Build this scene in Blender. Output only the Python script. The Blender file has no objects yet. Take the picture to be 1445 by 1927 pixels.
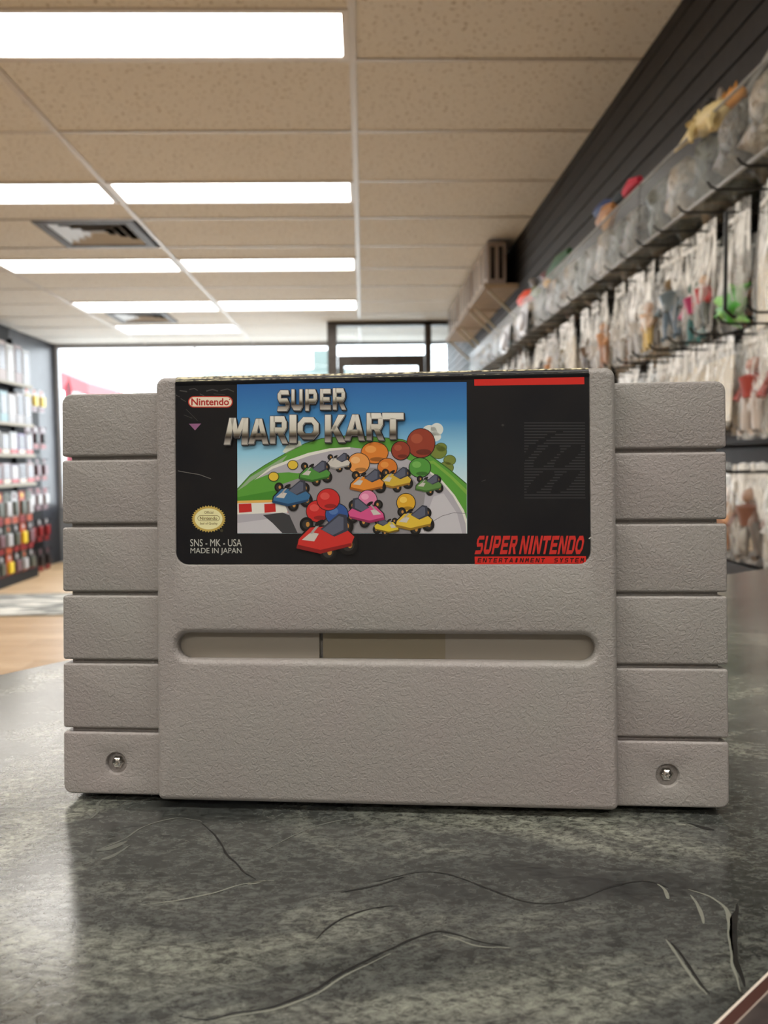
import bpy, bmesh, math, random
import numpy as np
from mathutils import Vector, Matrix, noise
from mathutils.geometry import tessellate_polygon
random.seed(7)
S = bpy.context.scene
C = S.collection
PI = math.pi

# ------------------------------------------------------------ camera
FPX, CX, CY = 1525.0, 722.5, 963.5                 # focal length and centre, in pixels of 1445x1927
YAW, PITCH, ROLL = 0.0249701, 0.0641750, -0.0129601
GZ = 1.12                                          # height of the lens above the floor
def basis():
    f = np.array([math.sin(YAW)*math.cos(PITCH), math.cos(YAW)*math.cos(PITCH), -math.sin(PITCH)])
    r = np.array([math.cos(YAW), -math.sin(YAW), 0.0]); u = np.cross(r, f)
    c, s = math.cos(ROLL), math.sin(ROLL)
    return np.array([c*r + s*u, -s*r + c*u, f])
RB = basis()
cam = bpy.data.cameras.new('camera'); cam_o = bpy.data.objects.new('camera', cam); C.objects.link(cam_o)
cam.sensor_fit = 'VERTICAL'; cam.sensor_height = 36.0; cam.lens = FPX*36.0/1927.0
cam.clip_start = 0.005; cam.clip_end = 300
m = Matrix.Identity(4)
for i in range(3):
    m[i][0] = RB[0][i]; m[i][1] = RB[1][i]; m[i][2] = -RB[2][i]
m[2][3] = GZ
cam_o.matrix_world = m
cam.dof.use_dof = True; cam.dof.focus_distance = 0.161; cam.dof.aperture_fstop = 33.0
S.camera = cam_o

# ------------------------------------------------------------ world, exposure
W = bpy.data.worlds.new('world'); S.world = W; W.use_nodes = True
W.node_tree.nodes['Background'].inputs['Color'].default_value = (0.93, 0.97, 1.0, 1)
W.node_tree.nodes['Background'].inputs['Strength'].default_value = 5.5
S.view_settings.view_transform = 'Standard'; S.view_settings.look = 'None'
S.view_settings.exposure = 0.22; S.view_settings.gamma = 1.0; S.view_settings.use_curve_mapping = False
LAMP = 11.0                                         # strength of the ceiling fixtures

# ------------------------------------------------------------ measuring helpers (photo pixel -> point on a real plane)
def ray(u, v): return np.array([(u-CX)/FPX, -(v-CY)/FPX, 1.0]) @ RB
def atx(u, v, x):
    d = ray(u, v); p = d*(x/d[0]); return (p[0], p[1], p[2]+GZ)
def aty(u, v, y):
    d = ray(u, v); p = d*(y/d[1]); return (p[0], p[1], p[2]+GZ)
def atz(u, v, z):
    d = ray(u, v); p = d*((z-GZ)/d[2]); return (p[0], p[1], z)

# ------------------------------------------------------------ materials
MATS = {}
def mat(name, col, rough=0.5, metal=0.0, spec=0.5, alpha=1.0, emit=None, trans=0.0):
    if name in MATS: return MATS[name]
    M = bpy.data.materials.new(name); M.use_nodes = True
    b = M.node_tree.nodes['Principled BSDF']
    b.inputs['Base Color'].default_value = (*col, 1); b.inputs['Roughness'].default_value = rough
    b.inputs['Metallic'].default_value = metal; b.inputs['Specular IOR Level'].default_value = spec
    b.inputs['Alpha'].default_value = alpha; b.inputs['Transmission Weight'].default_value = trans
    if emit:
        b.inputs['Emission Color'].default_value = (*emit[0], 1); b.inputs['Emission Strength'].default_value = emit[1]
    MATS[name] = M
    return M
def nodes(M): return M.node_tree.nodes, M.node_tree.links, M.node_tree.nodes['Principled BSDF']
def srgb(r, g, b):
    f = lambda c: (c/255/12.92) if c/255 <= 0.04045 else ((c/255+0.055)/1.055)**2.4
    return (f(r), f(g), f(b))
def noisy(name, c1, c2, scale, rough=0.5, bump=0.0, bscale=None, dist=0.01, spec=0.5, stretch=(1, 1, 1), lo=0.35, hi=0.65, detail=5.0, metal=0.0):
    if name in MATS: return MATS[name]
    M = mat(name, c1, rough, metal, spec); N, L, b = nodes(M)
    tc = N.new('ShaderNodeTexCoord'); mp = N.new('ShaderNodeMapping'); mp.inputs['Scale'].default_value = stretch
    L.new(tc.outputs['Object'], mp.inputs['Vector'])
    n = N.new('ShaderNodeTexNoise'); n.inputs['Scale'].default_value = scale; n.inputs['Detail'].default_value = detail
    L.new(mp.outputs[0], n.inputs['Vector'])
    r = N.new('ShaderNodeValToRGB'); r.color_ramp.elements[0].position = lo; r.color_ramp.elements[1].position = hi
    r.color_ramp.elements[0].color = (*c1, 1); r.color_ramp.elements[1].color = (*c2, 1)
    L.new(n.outputs['Fac'], r.inputs[0]); L.new(r.outputs[0], b.inputs['Base Color'])
    if bump:
        n2 = N.new('ShaderNodeTexNoise'); n2.inputs['Scale'].default_value = bscale or scale; n2.inputs['Detail'].default_value = 3
        L.new(mp.outputs[0], n2.inputs['Vector'])
        bp = N.new('ShaderNodeBump'); bp.inputs['Strength'].default_value = bump; bp.inputs['Distance'].default_value = dist
        L.new(n2.outputs['Fac'], bp.inputs['Height']); L.new(bp.outputs[0], b.inputs['Normal'])
    return M
def glass(name, tint=(0.97, 0.99, 1.0), ior=1.3, rough=0.03):
    if name in MATS: return MATS[name]
    M = bpy.data.materials.new(name); M.use_nodes = True; N = M.node_tree.nodes; L = M.node_tree.links; N.clear()
    o = N.new('ShaderNodeOutputMaterial'); mx = N.new('ShaderNodeMixShader'); t = N.new('ShaderNodeBsdfTransparent'); g = N.new('ShaderNodeBsdfGlossy')
    t.inputs[0].default_value = (*tint, 1); g.inputs['Roughness'].default_value = rough
    fr = N.new('ShaderNodeFresnel'); fr.inputs[0].default_value = ior
    ge = N.new('ShaderNodeNewGeometry'); iv = N.new('ShaderNodeMath'); iv.operation = 'SUBTRACT'; iv.inputs[0].default_value = 1.0; L.new(ge.outputs['Backfacing'], iv.inputs[1])
    mu = N.new('ShaderNodeMath'); mu.operation = 'MULTIPLY'; L.new(fr.outputs[0], mu.inputs[0]); L.new(iv.outputs[0], mu.inputs[1])   # reflect on the outer face only
    L.new(mu.outputs[0], mx.inputs[0]); L.new(t.outputs[0], mx.inputs[1]); L.new(g.outputs[0], mx.inputs[2]); L.new(mx.outputs[0], o.inputs[0])
    MATS[name] = M
    return M
def film(name, col, density):
    """crinkled clear bag plastic: streaks of milky folds between clear patches"""
    if name in MATS: return MATS[name]
    M = mat(name, col, 0.22, 0, 0.6); N, L, b = nodes(M)
    tc = N.new('ShaderNodeTexCoord'); mp = N.new('ShaderNodeMapping'); mp.inputs['Scale'].default_value = (1, 1.0, 0.28)
    L.new(tc.outputs['Object'], mp.inputs['Vector'])
    n = N.new('ShaderNodeTexNoise'); n.inputs['Scale'].default_value = 38; n.inputs['Detail'].default_value = 3; n.inputs['Distortion'].default_value = 1.2
    oi = N.new('ShaderNodeObjectInfo'); ad = N.new('ShaderNodeVectorMath'); ad.operation = 'ADD'
    sc = N.new('ShaderNodeMath'); sc.operation = 'MULTIPLY'; sc.inputs[1].default_value = 9.0
    L.new(oi.outputs['Random'], sc.inputs[0]); L.new(mp.outputs[0], ad.inputs[0]); L.new(sc.outputs[0], ad.inputs[1]); L.new(ad.outputs[0], n.inputs['Vector'])
    r = N.new('ShaderNodeMapRange'); r.inputs['From Min'].default_value = 0.46; r.inputs['From Max'].default_value = 0.60
    r.inputs['To Min'].default_value = density*0.20; r.inputs['To Max'].default_value = min(1, density*1.9)
    L.new(n.outputs['Fac'], r.inputs['Value'])
    sp = N.new('ShaderNodeSeparateXYZ'); L.new(tc.outputs['Object'], sp.inputs[0])      # folds gather at the top, the lower half is smoother and clearer
    zr = N.new('ShaderNodeMapRange'); zr.inputs['From Min'].default_value = -0.17; zr.inputs['From Max'].default_value = -0.08; zr.inputs['To Min'].default_value = 0.38; zr.inputs['To Max'].default_value = 1.0
    L.new(sp.outputs['Z'], zr.inputs['Value']); ml = N.new('ShaderNodeMath'); ml.operation = 'MULTIPLY'
    L.new(r.outputs[0], ml.inputs[0]); L.new(zr.outputs[0], ml.inputs[1]); L.new(ml.outputs[0], b.inputs['Alpha'])
    bp = N.new('ShaderNodeBump'); bp.inputs['Strength'].default_value = 0.8; bp.inputs['Distance'].default_value = 0.01
    L.new(n.outputs['Fac'], bp.inputs['Height']); L.new(bp.outputs[0], b.inputs['Normal'])
    return M

# ------------------------------------------------------------ object helpers
def tag(o, label=None, cat=None, group=None, kind=None):
    if label: o['label'] = label
    if cat: o['category'] = cat
    if group: o['group'] = group
    if kind: o['kind'] = kind
    return o
def mesh(name, V, F, mats, mi=None, smooth=None):
    me = bpy.data.meshes.new(name); me.from_pydata([tuple(v) for v in V], [], F)
    for mm in (mats if isinstance(mats, (list, tuple)) else [mats]): me.materials.append(mm)
    if mi is not None: me.polygons.foreach_set('material_index', mi)
    if smooth is not None:
        me.polygons.foreach_set('use_smooth', [True]*len(me.polygons))
        if smooth < 179: me.set_sharp_from_angle(angle=math.radians(smooth))
    me.update()
    return me
def link(name, me, parent=None, loc=(0, 0, 0), rot=(0, 0, 0)):
    o = bpy.data.objects.new(name, me); C.objects.link(o); o.location = loc; o.rotation_euler = rot
    if parent: o.parent = parent
    return o
def empty(name, loc=(0, 0, 0), rot=(0, 0, 0), parent=None):
    o = link(name, None, parent, loc, rot); o.empty_display_size = 0.05
    return o
def copy_tree(o, parent=None):
    c = o.copy(); C.objects.link(c)
    if parent: c.parent = parent
    for ch in list(o.children): copy_tree(ch, c)
    return c
class MB:
    """collects simple solids into one mesh"""
    def __init__(s): s.V = []; s.F = []; s.mi = []
    def add(s, V, F, k=0):
        n = len(s.V); s.V += [tuple(v) for v in V]; s.F += [tuple(i+n for i in f) for f in F]; s.mi += [k]*len(F); return s
    def box(s, x0, x1, y0, y1, z0, z1, k=0, b=0.0):
        if b <= 0:
            V = [(x, y, z) for z in (z0, z1) for y in (y0, y1) for x in (x0, x1)]
            return s.add(V, [(0, 2, 3, 1), (4, 5, 7, 6), (0, 1, 5, 4), (2, 6, 7, 3), (0, 4, 6, 2), (1, 3, 7, 5)], k)
        bm = bmesh.new(); bmesh.ops.create_cube(bm, size=1)
        for v in bm.verts: v.co = ((x0+x1)/2+v.co.x*(x1-x0), (y0+y1)/2+v.co.y*(y1-y0), (z0+z1)/2+v.co.z*(z1-z0))
        bmesh.ops.bevel(bm, geom=bm.edges[:], offset=b, segments=2, affect='EDGES', profile=0.6)
        bm.verts.index_update(); s.add([v.co[:] for v in bm.verts], [[v.index for v in f.verts] for f in bm.faces], k); bm.free(); return s
    def tube(s, pts, r, n=8, k=0):
        pts = [Vector(p) for p in pts]; rs = r if isinstance(r, (list, tuple)) else [r]*len(pts); V = []; F = []
        for i, p in enumerate(pts):
            t = (pts[min(i+1, len(pts)-1)]-pts[max(i-1, 0)]).normalized()
            a = t.cross(Vector((0, 0, 1)) if abs(t.z) < 0.9 else Vector((1, 0, 0))).normalized(); b = t.cross(a)
            V += [p+(a*math.cos(2*PI*j/n)+b*math.sin(2*PI*j/n))*rs[i] for j in range(n)]
        for i in range(len(pts)-1):
            F += [(i*n+j, i*n+(j+1) % n, (i+1)*n+(j+1) % n, (i+1)*n+j) for j in range(n)]
        F += [tuple(range(n-1, -1, -1)), tuple(range((len(pts)-1)*n, len(pts)*n))]
        return s.add(V, F, k)
    def ball(s, c, r, n=10, m=7, k=0, wob=0.0):
        r = r if isinstance(r, (list, tuple)) else (r, r, r); V = [(c[0], c[1], c[2]-r[2])]
        for i in range(1, m):
            for j in range(n):
                a = PI*i/m-PI/2; t = 2*PI*j/n; d = Vector((math.cos(a)*math.cos(t), math.cos(a)*math.sin(t), math.sin(a)))
                q = 1+wob*noise.noise(d*1.7+Vector(c)*30)
                V.append((c[0]+d.x*r[0]*q, c[1]+d.y*r[1]*q, c[2]+d.z*r[2]*q))
        V.append((c[0], c[1], c[2]+r[2])); F = [(0, 1+(j+1) % n, 1+j) for j in range(n)]
        for i in range(m-2): F += [(1+i*n+j, 1+i*n+(j+1) % n, 1+(i+1)*n+(j+1) % n, 1+(i+1)*n+j) for j in range(n)]
        e = len(V)-1; F += [(e, 1+(m-2)*n+j, 1+(m-2)*n+(j+1) % n) for j in range(n)]
        return s.add(V, F, k)
    def me(s, name, mats, smooth=None): return mesh(name, s.V, s.F, mats, s.mi, smooth)
    def build(s, name, mats, parent=None, loc=(0, 0, 0), rot=(0, 0, 0), smooth=None): return link(name, s.me(name, mats, smooth), parent, loc, rot)
def box_part(name, x0, x1, y0, y1, z0, z1, M, parent=None, b=0.0): return MB().box(x0, x1, y0, y1, z0, z1, 0, b).build(name, M, parent)

# ============================================================ THE ROOM
XL, XR, YB, YF, ZC = -3.50, 0.98, -3.2, 9.40, GZ+1.356
charcoal = noisy('charcoal_slatwall', (0.017, 0.0145, 0.0142), (0.024, 0.021, 0.020), 30, 0.55, spec=0.3)
groove = mat('groove_black', (0.006, 0.006, 0.006), 0.8)
wallpaint = noisy('grey_wall_paint', (0.20, 0.22, 0.25), (0.25, 0.27, 0.30), 6, 0.6)
tile_m = noisy('ceiling_tile_mineral', srgb(240, 240, 238), srgb(224, 222, 217), 260, 0.9, 0.35, 180, 0.003, 0.2, lo=0.3, hi=0.62)
N, L, b = nodes(tile_m)                                   # small dark fissures of mineral tiles
tcn = N.new('ShaderNodeTexCoord'); vn = N.new('ShaderNodeTexNoise'); vn.inputs['Scale'].default_value = 60; vn.inputs['Detail'].default_value = 2
L.new(tcn.outputs['Object'], vn.inputs['Vector'])
vr = N.new('ShaderNodeValToRGB'); vr.color_ramp.elements[0].position = 0.60; vr.color_ramp.elements[1].position = 0.68
vr.color_ramp.elements[0].color = (1, 1, 1, 1); vr.color_ramp.elements[1].color = (0.55, 0.5, 0.45, 1)
mxn = N.new('ShaderNodeMixRGB'); mxn.blend_type = 'MULTIPLY'; mxn.inputs[0].default_value = 1
src = b.inputs['Base Color'].links[0].from_socket
L.new(vn.outputs['Fac'], vr.inputs[0]); L.new(src, mxn.inputs[1]); L.new(vr.outputs[0], mxn.inputs[2]); L.new(mxn.outputs[0], b.inputs['Base Color'])
grid_m = mat('grid_white_metal', (0.62, 0.60, 0.58), 0.35, 0.0, 0.5)
plank_ms = [noisy('laminate_plank_%d' % i, a, c, 5, 0.35, 0.05, 30, 0.001, 0.5, (1, 9, 9)) for i, (a, c) in enumerate([
    (srgb(206, 176, 138), srgb(186, 152, 112)), (srgb(214, 186, 150), srgb(196, 164, 124)), (srgb(198, 166, 126), srgb(176, 142, 102))])]

tag(box_part('floor', XL-0.1, XR+0.1, YB-0.1, YF+0.1, -0.06, -0.012, groove), kind='structure')
floor = bpy.data.objects['floor']
pl_me = [MB().box(0, 1.196, 0, 0.187, -0.012, 0, 0, 0.0015).me('floor_plank', pm) for pm in plank_ms]
y = 1.2; row = 0
while y < YF-0.05:
    x = XL - (row*0.47 % 1.2)
    while x < XR:
        if x >= XL and x+1.2 <= XR+0.02: link('floor_plank', pl_me[random.randrange(3)], floor, (x, y, 0))
        else:
            a, c = max(x, XL), min(x+1.196, XR)
            if c-a > 0.02: MB().box(0, c-a, 0, 0.187, -0.012, 0, 0, 0.0015).build('floor_plank', plank_ms[random.randrange(3)], floor, (a, y, 0))
        x += 1.2
    y += 0.19; row += 1
box_part('plank_field', XL, XR, YB, 1.199, -0.012, 0, plank_ms[0], floor)['kind'] = 'stuff'

# ceiling: slab, lay-in tiles and grid bars; places where a fixture or vent sits are left open
LIGHTS = [(-1.235, 2.54, 2.82), (-1.235, 4.05, 4.345), (-2.46, 4.05, 4.345), (-1.235, 5.55, 5.868), (-2.46, 5.53, 5.868), (-1.235, 6.985, 7.375),
          (-2.46, 6.985, 7.39), (-2.46, 8.17, 8.63), (-2.46, 2.54, 2.82), (-1.235, 1.05, 1.345), (-2.46, 1.05, 1.345), (-1.235, -0.45, -0.155),
          (-0.015, -0.45, -0.155), (-1.235, -1.95, -1.655), (-2.46, -0.45, -0.155), (-0.015, -1.95, -1.655)]
VENTS = [(-1.84, 4.67, 0.57), (-2.32, 7.47, 0.55)]
ceil = tag(box_part('ceiling', XL-0.1, XR+0.1, YB-0.1, YF+0.1, ZC+0.11, ZC+0.16, grid_m), kind='structure')
cols = [XL, -2.46, -1.235, -0.015, XR]
rows = [2.847+0.6*k for k in range(-10, 11)] + [YF]
rows = [YB] + [r for r in rows if r > YB+0.1]
def rects_minus(x0, x1, y0, y1):
    """split a tile along y where fixtures or vents take part of it"""
    cuts = [(x0, x1, y0, y1)]
    for hx0, hx1, hy0, hy1 in [(l[0], l[0]+1.22, l[1], l[2]) for l in LIGHTS] + [(v[0], v[0]+v[2], v[1], v[1]+v[2]) for v in VENTS]:
        out = []
        for a, b_, c, d in cuts:
            if hx1 <= a+0.02 or hx0 >= b_-0.02 or hy1 <= c+0.005 or hy0 >= d-0.005: out.append((a, b_, c, d)); continue
            if hy0 > c+0.02: out.append((a, b_, c, hy0))
            if hy1 < d-0.02: out.append((a, b_, hy1, d))
            if hx0 > a+0.05: out.append((a, hx0, max(c, hy0), min(d, hy1)))
            if hx1 < b_-0.05: out.append((hx1, b_, max(c, hy0), min(d, hy1)))
        cuts = out
    return cuts
for i in range(4):
    for j in range(len(rows)-1):
        for (a, b_, c, d) in rects_minus(cols[i], cols[i+1], rows[j], rows[j+1]):
            mb = MB().box(-(b_-a)/2+0.006, (b_-a)/2-0.006, -(d-c)/2+0.006, (d-c)/2-0.006, 0, 0.016, 0, 0.003)
            mb.build('ceiling_tile', tile_m, ceil, ((a+b_)/2, (c+d)/2, ZC+random.uniform(0.0005, 0.003)))
for x in cols[1:4]:
    MB().box(-0.0125, 0.0125, YB, YF, -0.004, 0, 0).box(-0.003, 0.003, YB, YF, 0, 0.05).build('grid_bar', grid_m, ceil, (x, 0, ZC))
for r in rows[1:-1]:
    for i in range(4):
        if any(abs(l[0]-cols[i]) < 0.05 and l[1] < r-0.02 and l[2] > r+0.02 for l in LIGHTS): continue
        if any(v[0] > cols[i]-0.1 and v[0] < cols[i+1] and v[1] < r-0.03 and v[1]+v[2] > r+0.03 for v in VENTS): continue
        MB().box(cols[i]+0.013, cols[i+1]-0.013, -0.009, 0.009, -0.002, 0).build('grid_bar', grid_m, ceil, (0, r, ZC))

# right wall: dark slatwall, every slat a board of its own
wr = tag(box_part('wall_right', XR+0.012, XR+0.10, YB, YF, 0, ZC+0.1, groove), kind='structure')
sl_me = MB().box(0, 0.018, YB, YF, 0.004, 0.0722, 0, 0.002).me('slat', charcoal)
z = 0.0; k = 0
while z < ZC:
    if z+0.0762 < ZC+0.05: link('slat', sl_me, wr, (XR-0.004, 0, z))
    z += 0.0762
# left wall, back wall
tag(box_part('wall_left', XL-0.10, XL, YB, YF, 0, ZC+0.1, noisy('left_wall_dark_panel', (0.03, 0.033, 0.042), (0.05, 0.055, 0.068), 5, 0.36, spec=0.5)), kind='structure')
tag(box_part('wall_back', XL, XR, YB-0.1, YB, 0, ZC+0.1, mat('back_wall_paint', (0.62, 0.58, 0.54), 0.7)), kind='structure')
# front wall with the shop window and the glazed entrance lobby
bronze = noisy('dark_bronze_aluminium', (0.045, 0.036, 0.030), (0.06, 0.05, 0.042), 20, 0.4, metal=0.3)
pane = glass('window_pane_glass')
ZS = 0.62
front = MB().box(XL, -0.33, YF, YF+0.12, 0, ZS).box(XL, XR, YF, YF+0.12, ZC-0.015, ZC+0.1).box(XL, XL+0.02, YF, YF+0.12, ZS, ZC).build('wall_front', wallpaint)
tag(front, kind='structure')
w1 = tag(empty('window_1', (XL+0.02, YF+0.03, ZS)), kind='structure')
wx = -0.33-XL-0.02; wz = ZC-0.015-ZS
MB().box(0, wx, -0.03, 0.03, 0, 0.05).box(0, wx, -0.03, 0.03, wz-0.03, wz).box(0, 0.03, -0.03, 0.03, 0.05, wz-0.03).box(wx-0.06, wx, -0.03, 0.03, 0.05, wz-0.03).box(wx/2-0.012, wx/2+0.012, -0.02, 0.02, 0.05, wz-0.03).build('window_frame', mat('pale_aluminium', (0.55, 0.56, 0.58), 0.4, 0.2), w1)
MB().box(0.03, wx/2-0.012, -0.003, 0.003, 0.05, wz-0.03).build('pane', pane, w1)
MB().box(wx/2+0.012, wx-0.06, -0.003, 0.003, 0.05, wz-0.03).build('pane', pane, w1)
w2 = tag(empty('window_2', (-0.33, YF+0.06, 0)), kind='structure')
MB().box(0, XR+0.33, -0.03, 0.03, 0, 0.08).box(0, XR+0.33, -0.03, 0.03, ZC-0.03, ZC).build('window_frame', bronze, w2)
MB().box(0, XR+0.33, -0.003, 0.003, 0.08, ZC-0.03).build('pane', pane, w2)
YD = 8.07
pA, pB, pC, pD = aty(616, 640, YD)[0], aty(634, 640, YD)[0], aty(799, 640, YD)[0], aty(811, 640, YD)[0]
zr0, zr1 = aty(715, 689, YD)[2], aty(715, 669, YD)[2]
d1 = tag(empty('door_1', (0, YD, 0)), kind='structure')
MB().box(pA, pB, -0.05, 0.05, 0, ZC-0.005).build('door_post', bronze, d1)
MB().box(pC, pD, -0.05, 0.05, 0, ZC-0.005).build('door_post', bronze, d1)
MB().box(pB, XR-0.05, -0.05, 0.05, ZC-0.045, ZC-0.005).build('door_header', bronze, d1)
dl = MB().box(pB+0.005, pC-0.005, -0.022, 0.022, zr0, zr1).box(pB+0.005, pB+0.07, -0.022, 0.022, 0.01, zr0).box(pC-0.07, pC-0.005, -0.022, 0.022, 0.01, zr0).box(pB+0.07, pC-0.07, -0.022, 0.022, 0.01, 0.26).build('door_leaf', bronze, d1)
MB().box(pB+0.07, pC-0.07, -0.003, 0.003, 0.26, zr0).build('pane', pane, dl)
MB().tube([(pB+0.12, -0.022, 0.9), (pB+0.12, -0.07, 0.92), (pB+0.12, -0.07, 1.18), (pB+0.12, -0.022, 1.2)], 0.011).build('door_handle', mat('brushed_steel', (0.5, 0.5, 0.5), 0.3, 1), dl)
MB().box(pB, pC, -0.003, 0.003, zr1, ZC-0.045).build('transom_pane', pane, d1)
MB().box(pD, XR-0.05, -0.003, 0.003, 0.05, ZC-0.045).build('side_pane', pane, d1)
MB().box(-0.003, 0.003, 0.05, YF-YD, 0.05, ZC-0.01).build('side_pane', pane, d1, ((pA+pB)/2, 0, 0))

# fixtures
lamp_m = mat('lamp_diffuser', (0.9, 0.9, 0.88), 0.4, emit=((1.0, 0.972, 0.92), LAMP))
fix_m = mat('fixture_enamel', (0.72, 0.69, 0.67), 0.35)
def fixture(x, y0, y1, label, group=None):
    w, h = 1.22, y1-y0
    r = tag(empty('ceiling_light', (x+w/2, (y0+y1)/2, ZC)), label, 'ceiling light', group)
    a, c = w/2-0.013, h/2
    f = MB()
    f.box(-a, a, -c-0.010, -c+0.010, -0.006, 0.03).box(-a, a, c-0.010, c+0.010, -0.006, 0.03).box(-a, -a+0.02, -c+0.01, c-0.01, -0.006, 0.03).box(a-0.02, a, -c+0.01, c-0.01, -0.006, 0.03)
    f.box(-a, a, -c, c, 0.03, 0.075)
    f.build('frame', fix_m, r)
    MB().box(-a+0.02, a-0.02, -c+0.01, c-0.01, 0.0, 0.012).build('diffuser', lamp_m, r)
names = {0: 'large lit ceiling light strip nearest the camera, at the top left', 1: 'lit ceiling light strip of the second row, right of the diagonal grid bar',
         2: 'lit ceiling light strip of the second row, cut by the left edge above the vent', 3: 'lit ceiling light strip of the third row, right of the diagonal grid bar',
         4: 'lit ceiling light strip of the third row, just below the big vent', 5: 'thin lit ceiling light of the fourth row, right one beside the long grid bar',
         6: 'thin lit ceiling light of the fourth row, left one above the far vent', 7: 'farthest thin lit ceiling light, nearest the shop window'}
for i, (x, y0, y1) in enumerate(LIGHTS):
    if i in names: fixture(x, y0, y1, names[i], 'lit ceiling light strips')
    else: fixture(x, y0, y1, 'lit ceiling light strip outside the picture, above or behind the camera', 'lit ceiling light strips')
vent_m = mat('vent_grey_enamel', (0.52, 0.52, 0.53), 0.4, 0.3); vent_d = mat('vent_dark', (0.012, 0.011, 0.011), 0.8); vent_f = mat('vent_frame_brown', (0.05, 0.042, 0.038), 0.5)
for (x, y0, s), lb in zip(VENTS, ('square grey louvred ceiling vent beside the second light row', 'far louvred ceiling vent between the last two light rows')):
    r = tag(empty('ceiling_vent', (x+s/2, y0+s/2, ZC)), lb, 'vent')
    a = s/2-0.004
    MB().box(-a, a, -a, a, 0.10, 0.105).build('backing', vent_d, r)
    f = MB()
    for q in (0, 1, 2, 3):
        ca, sa = math.cos(q*PI/2), math.sin(q*PI/2)
        V = [(-a, -a, -0.004), (a, -a, -0.004), (a-0.05, -a+0.05, -0.004), (-a+0.05, -a+0.05, -0.004), (-a, -a, 0.1), (a, -a, 0.1), (a-0.05, -a+0.05, 0.004), (-a+0.05, -a+0.05, 0.004)]
        V = [(vx*ca-vy*sa, vx*sa+vy*ca, vz) for vx, vy, vz in V]
        f.add(V, [(0, 1, 2, 3)[::-1], (0, 4, 5, 1), (3, 2, 6, 7)])
    f.build('frame', vent_f, r)
    for t in range(4):
        o1 = a-0.055-t*0.052; i1 = o1-0.030
        g = MB()
        for q in range(4):
            ca, sa = math.cos(q*PI/2), math.sin(q*PI/2)
            V = [(-o1, -o1, 0.002), (o1, -o1, 0.002), (i1, -i1, 0.026), (-i1, -i1, 0.026), (-o1, -o1, 0.004), (o1, -o1, 0.004), (i1, -i1, 0.029), (-i1, -i1, 0.029)]
            V = [(vx*ca-vy*sa, vx*sa+vy*ca, vz) for vx, vy, vz in V]
            g.add(V, [(3, 2, 1, 0), (4, 5, 6, 7), (0, 1, 5, 4)])
        g.build('louvre', vent_m, r)
    o1 = 0.035
    MB().box(-o1, o1, -o1, o1, 0.02, 0.025).build('centre_plate', vent_m, r)

# outside, seen blown out through the glass
tag(box_part('ground', -40, 40, YF+0.12, 90, -0.15, -0.03, mat('pale_concrete', (0.55, 0.54, 0.52), 0.9)), kind='structure')
cn = tag(empty('canopy_building', (-11.2, 30, 0.5)), 'red roofed canopy building far outside at the left end of the window', 'building')
redm = mat('red_roof', (0.75, 0.08, 0.09), 0.6)
V = [(-3.5, -2, 4.1), (1.9, -2, 3.0), (1.9, 3, 3.0), (-3.5, 3, 4.1), (-3.5, -2, 4.5), (-1.0, -2, 4.6), (1.9, -2, 3.35), (1.9, 3, 3.35), (-1.0, 3, 4.6), (-3.5, 3, 4.5)]
MB().add(V, [(0, 1, 6, 5, 4), (3, 9, 8, 7, 2), (4, 5, 8, 9), (5, 6, 7, 8), (0, 3, 2, 1), (1, 2, 7, 6), (0, 4, 9, 3)]).build('roof', redm, cn)
box_part('post', -3.2, -2.9, -1.7, -1.4, 0, 4.1, mat('pale_wall', (0.6, 0.6, 0.6), 0.8), cn)
box_part('post', 1.2, 1.5, -1.7, -1.4, 0, 3.1, mat('pale_wall', (0.6, 0.6, 0.6), 0.8), cn)
box_part('wall', -3.2, 1.5, 2.4, 2.7, 0, 3.1, mat('pale_wall', (0.6, 0.6, 0.6), 0.8), cn)
hs = tag(empty('house', (-7.0, 55, -0.03)), 'pale low house with a chimney far outside the shop window', 'building')
MB().box(-5, 7, 0, 6, 0, 5.4).build('wall', mat('pale_house_wall', (0.6, 0.62, 0.6), 0.8), hs)
MB().add([(-5.6, -0.4, 5.4), (7.6, -0.4, 5.4), (7.6, 6.4, 5.4), (-5.6, 6.4, 5.4), (-3.6, 3, 6.9), (6.4, 3, 6.9)], [(0, 1, 5, 4), (1, 2, 5), (2, 3, 4, 5), (3, 0, 4), (0, 3, 2, 1)]).build('roof', mat('pale_green_roof', (0.13, 0.17, 0.16), 0.8), hs)
hs.scale = (1, 1, 1.11)
MB().box(3.6, 4.7, 2.4, 3.4, 5.4, 8.0).build('chimney', mat('pale_green_roof', (0.42, 0.5, 0.47), 0.8), hs)
fl = tag(empty('feather_banner', (*aty(128, 742, 12.5)[:2], -0.03)), 'dark red feather banner standing outside the window behind the cartridge top left', 'banner')
zt = aty(128, 711, 12.5)[2]+0.03
MB().tube([(0.02, 0, 0), (0.02, 0, zt)], 0.012).build('pole', mat('dark_pole', (0.03, 0.03, 0.03), 0.5), fl)
MB().add([(x*0.12-0.06, yy, zz) for yy in (-0.004, 0.004) for x, zz in ((0, 0.7), (1, 0.7), (1, zt-0.16), (0.66, zt+0.03), (0.5, zt-0.05), (0.05, zt-0.14))], [(0, 1, 2, 3, 4, 5), (11, 10, 9, 8, 7, 6)] + [(i, 6+i, 6+(i+1) % 6, (i+1) % 6) for i in range(6)]).build('flag', mat('dark_red_cloth', (0.18, 0.02, 0.03), 0.8), fl)

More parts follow.
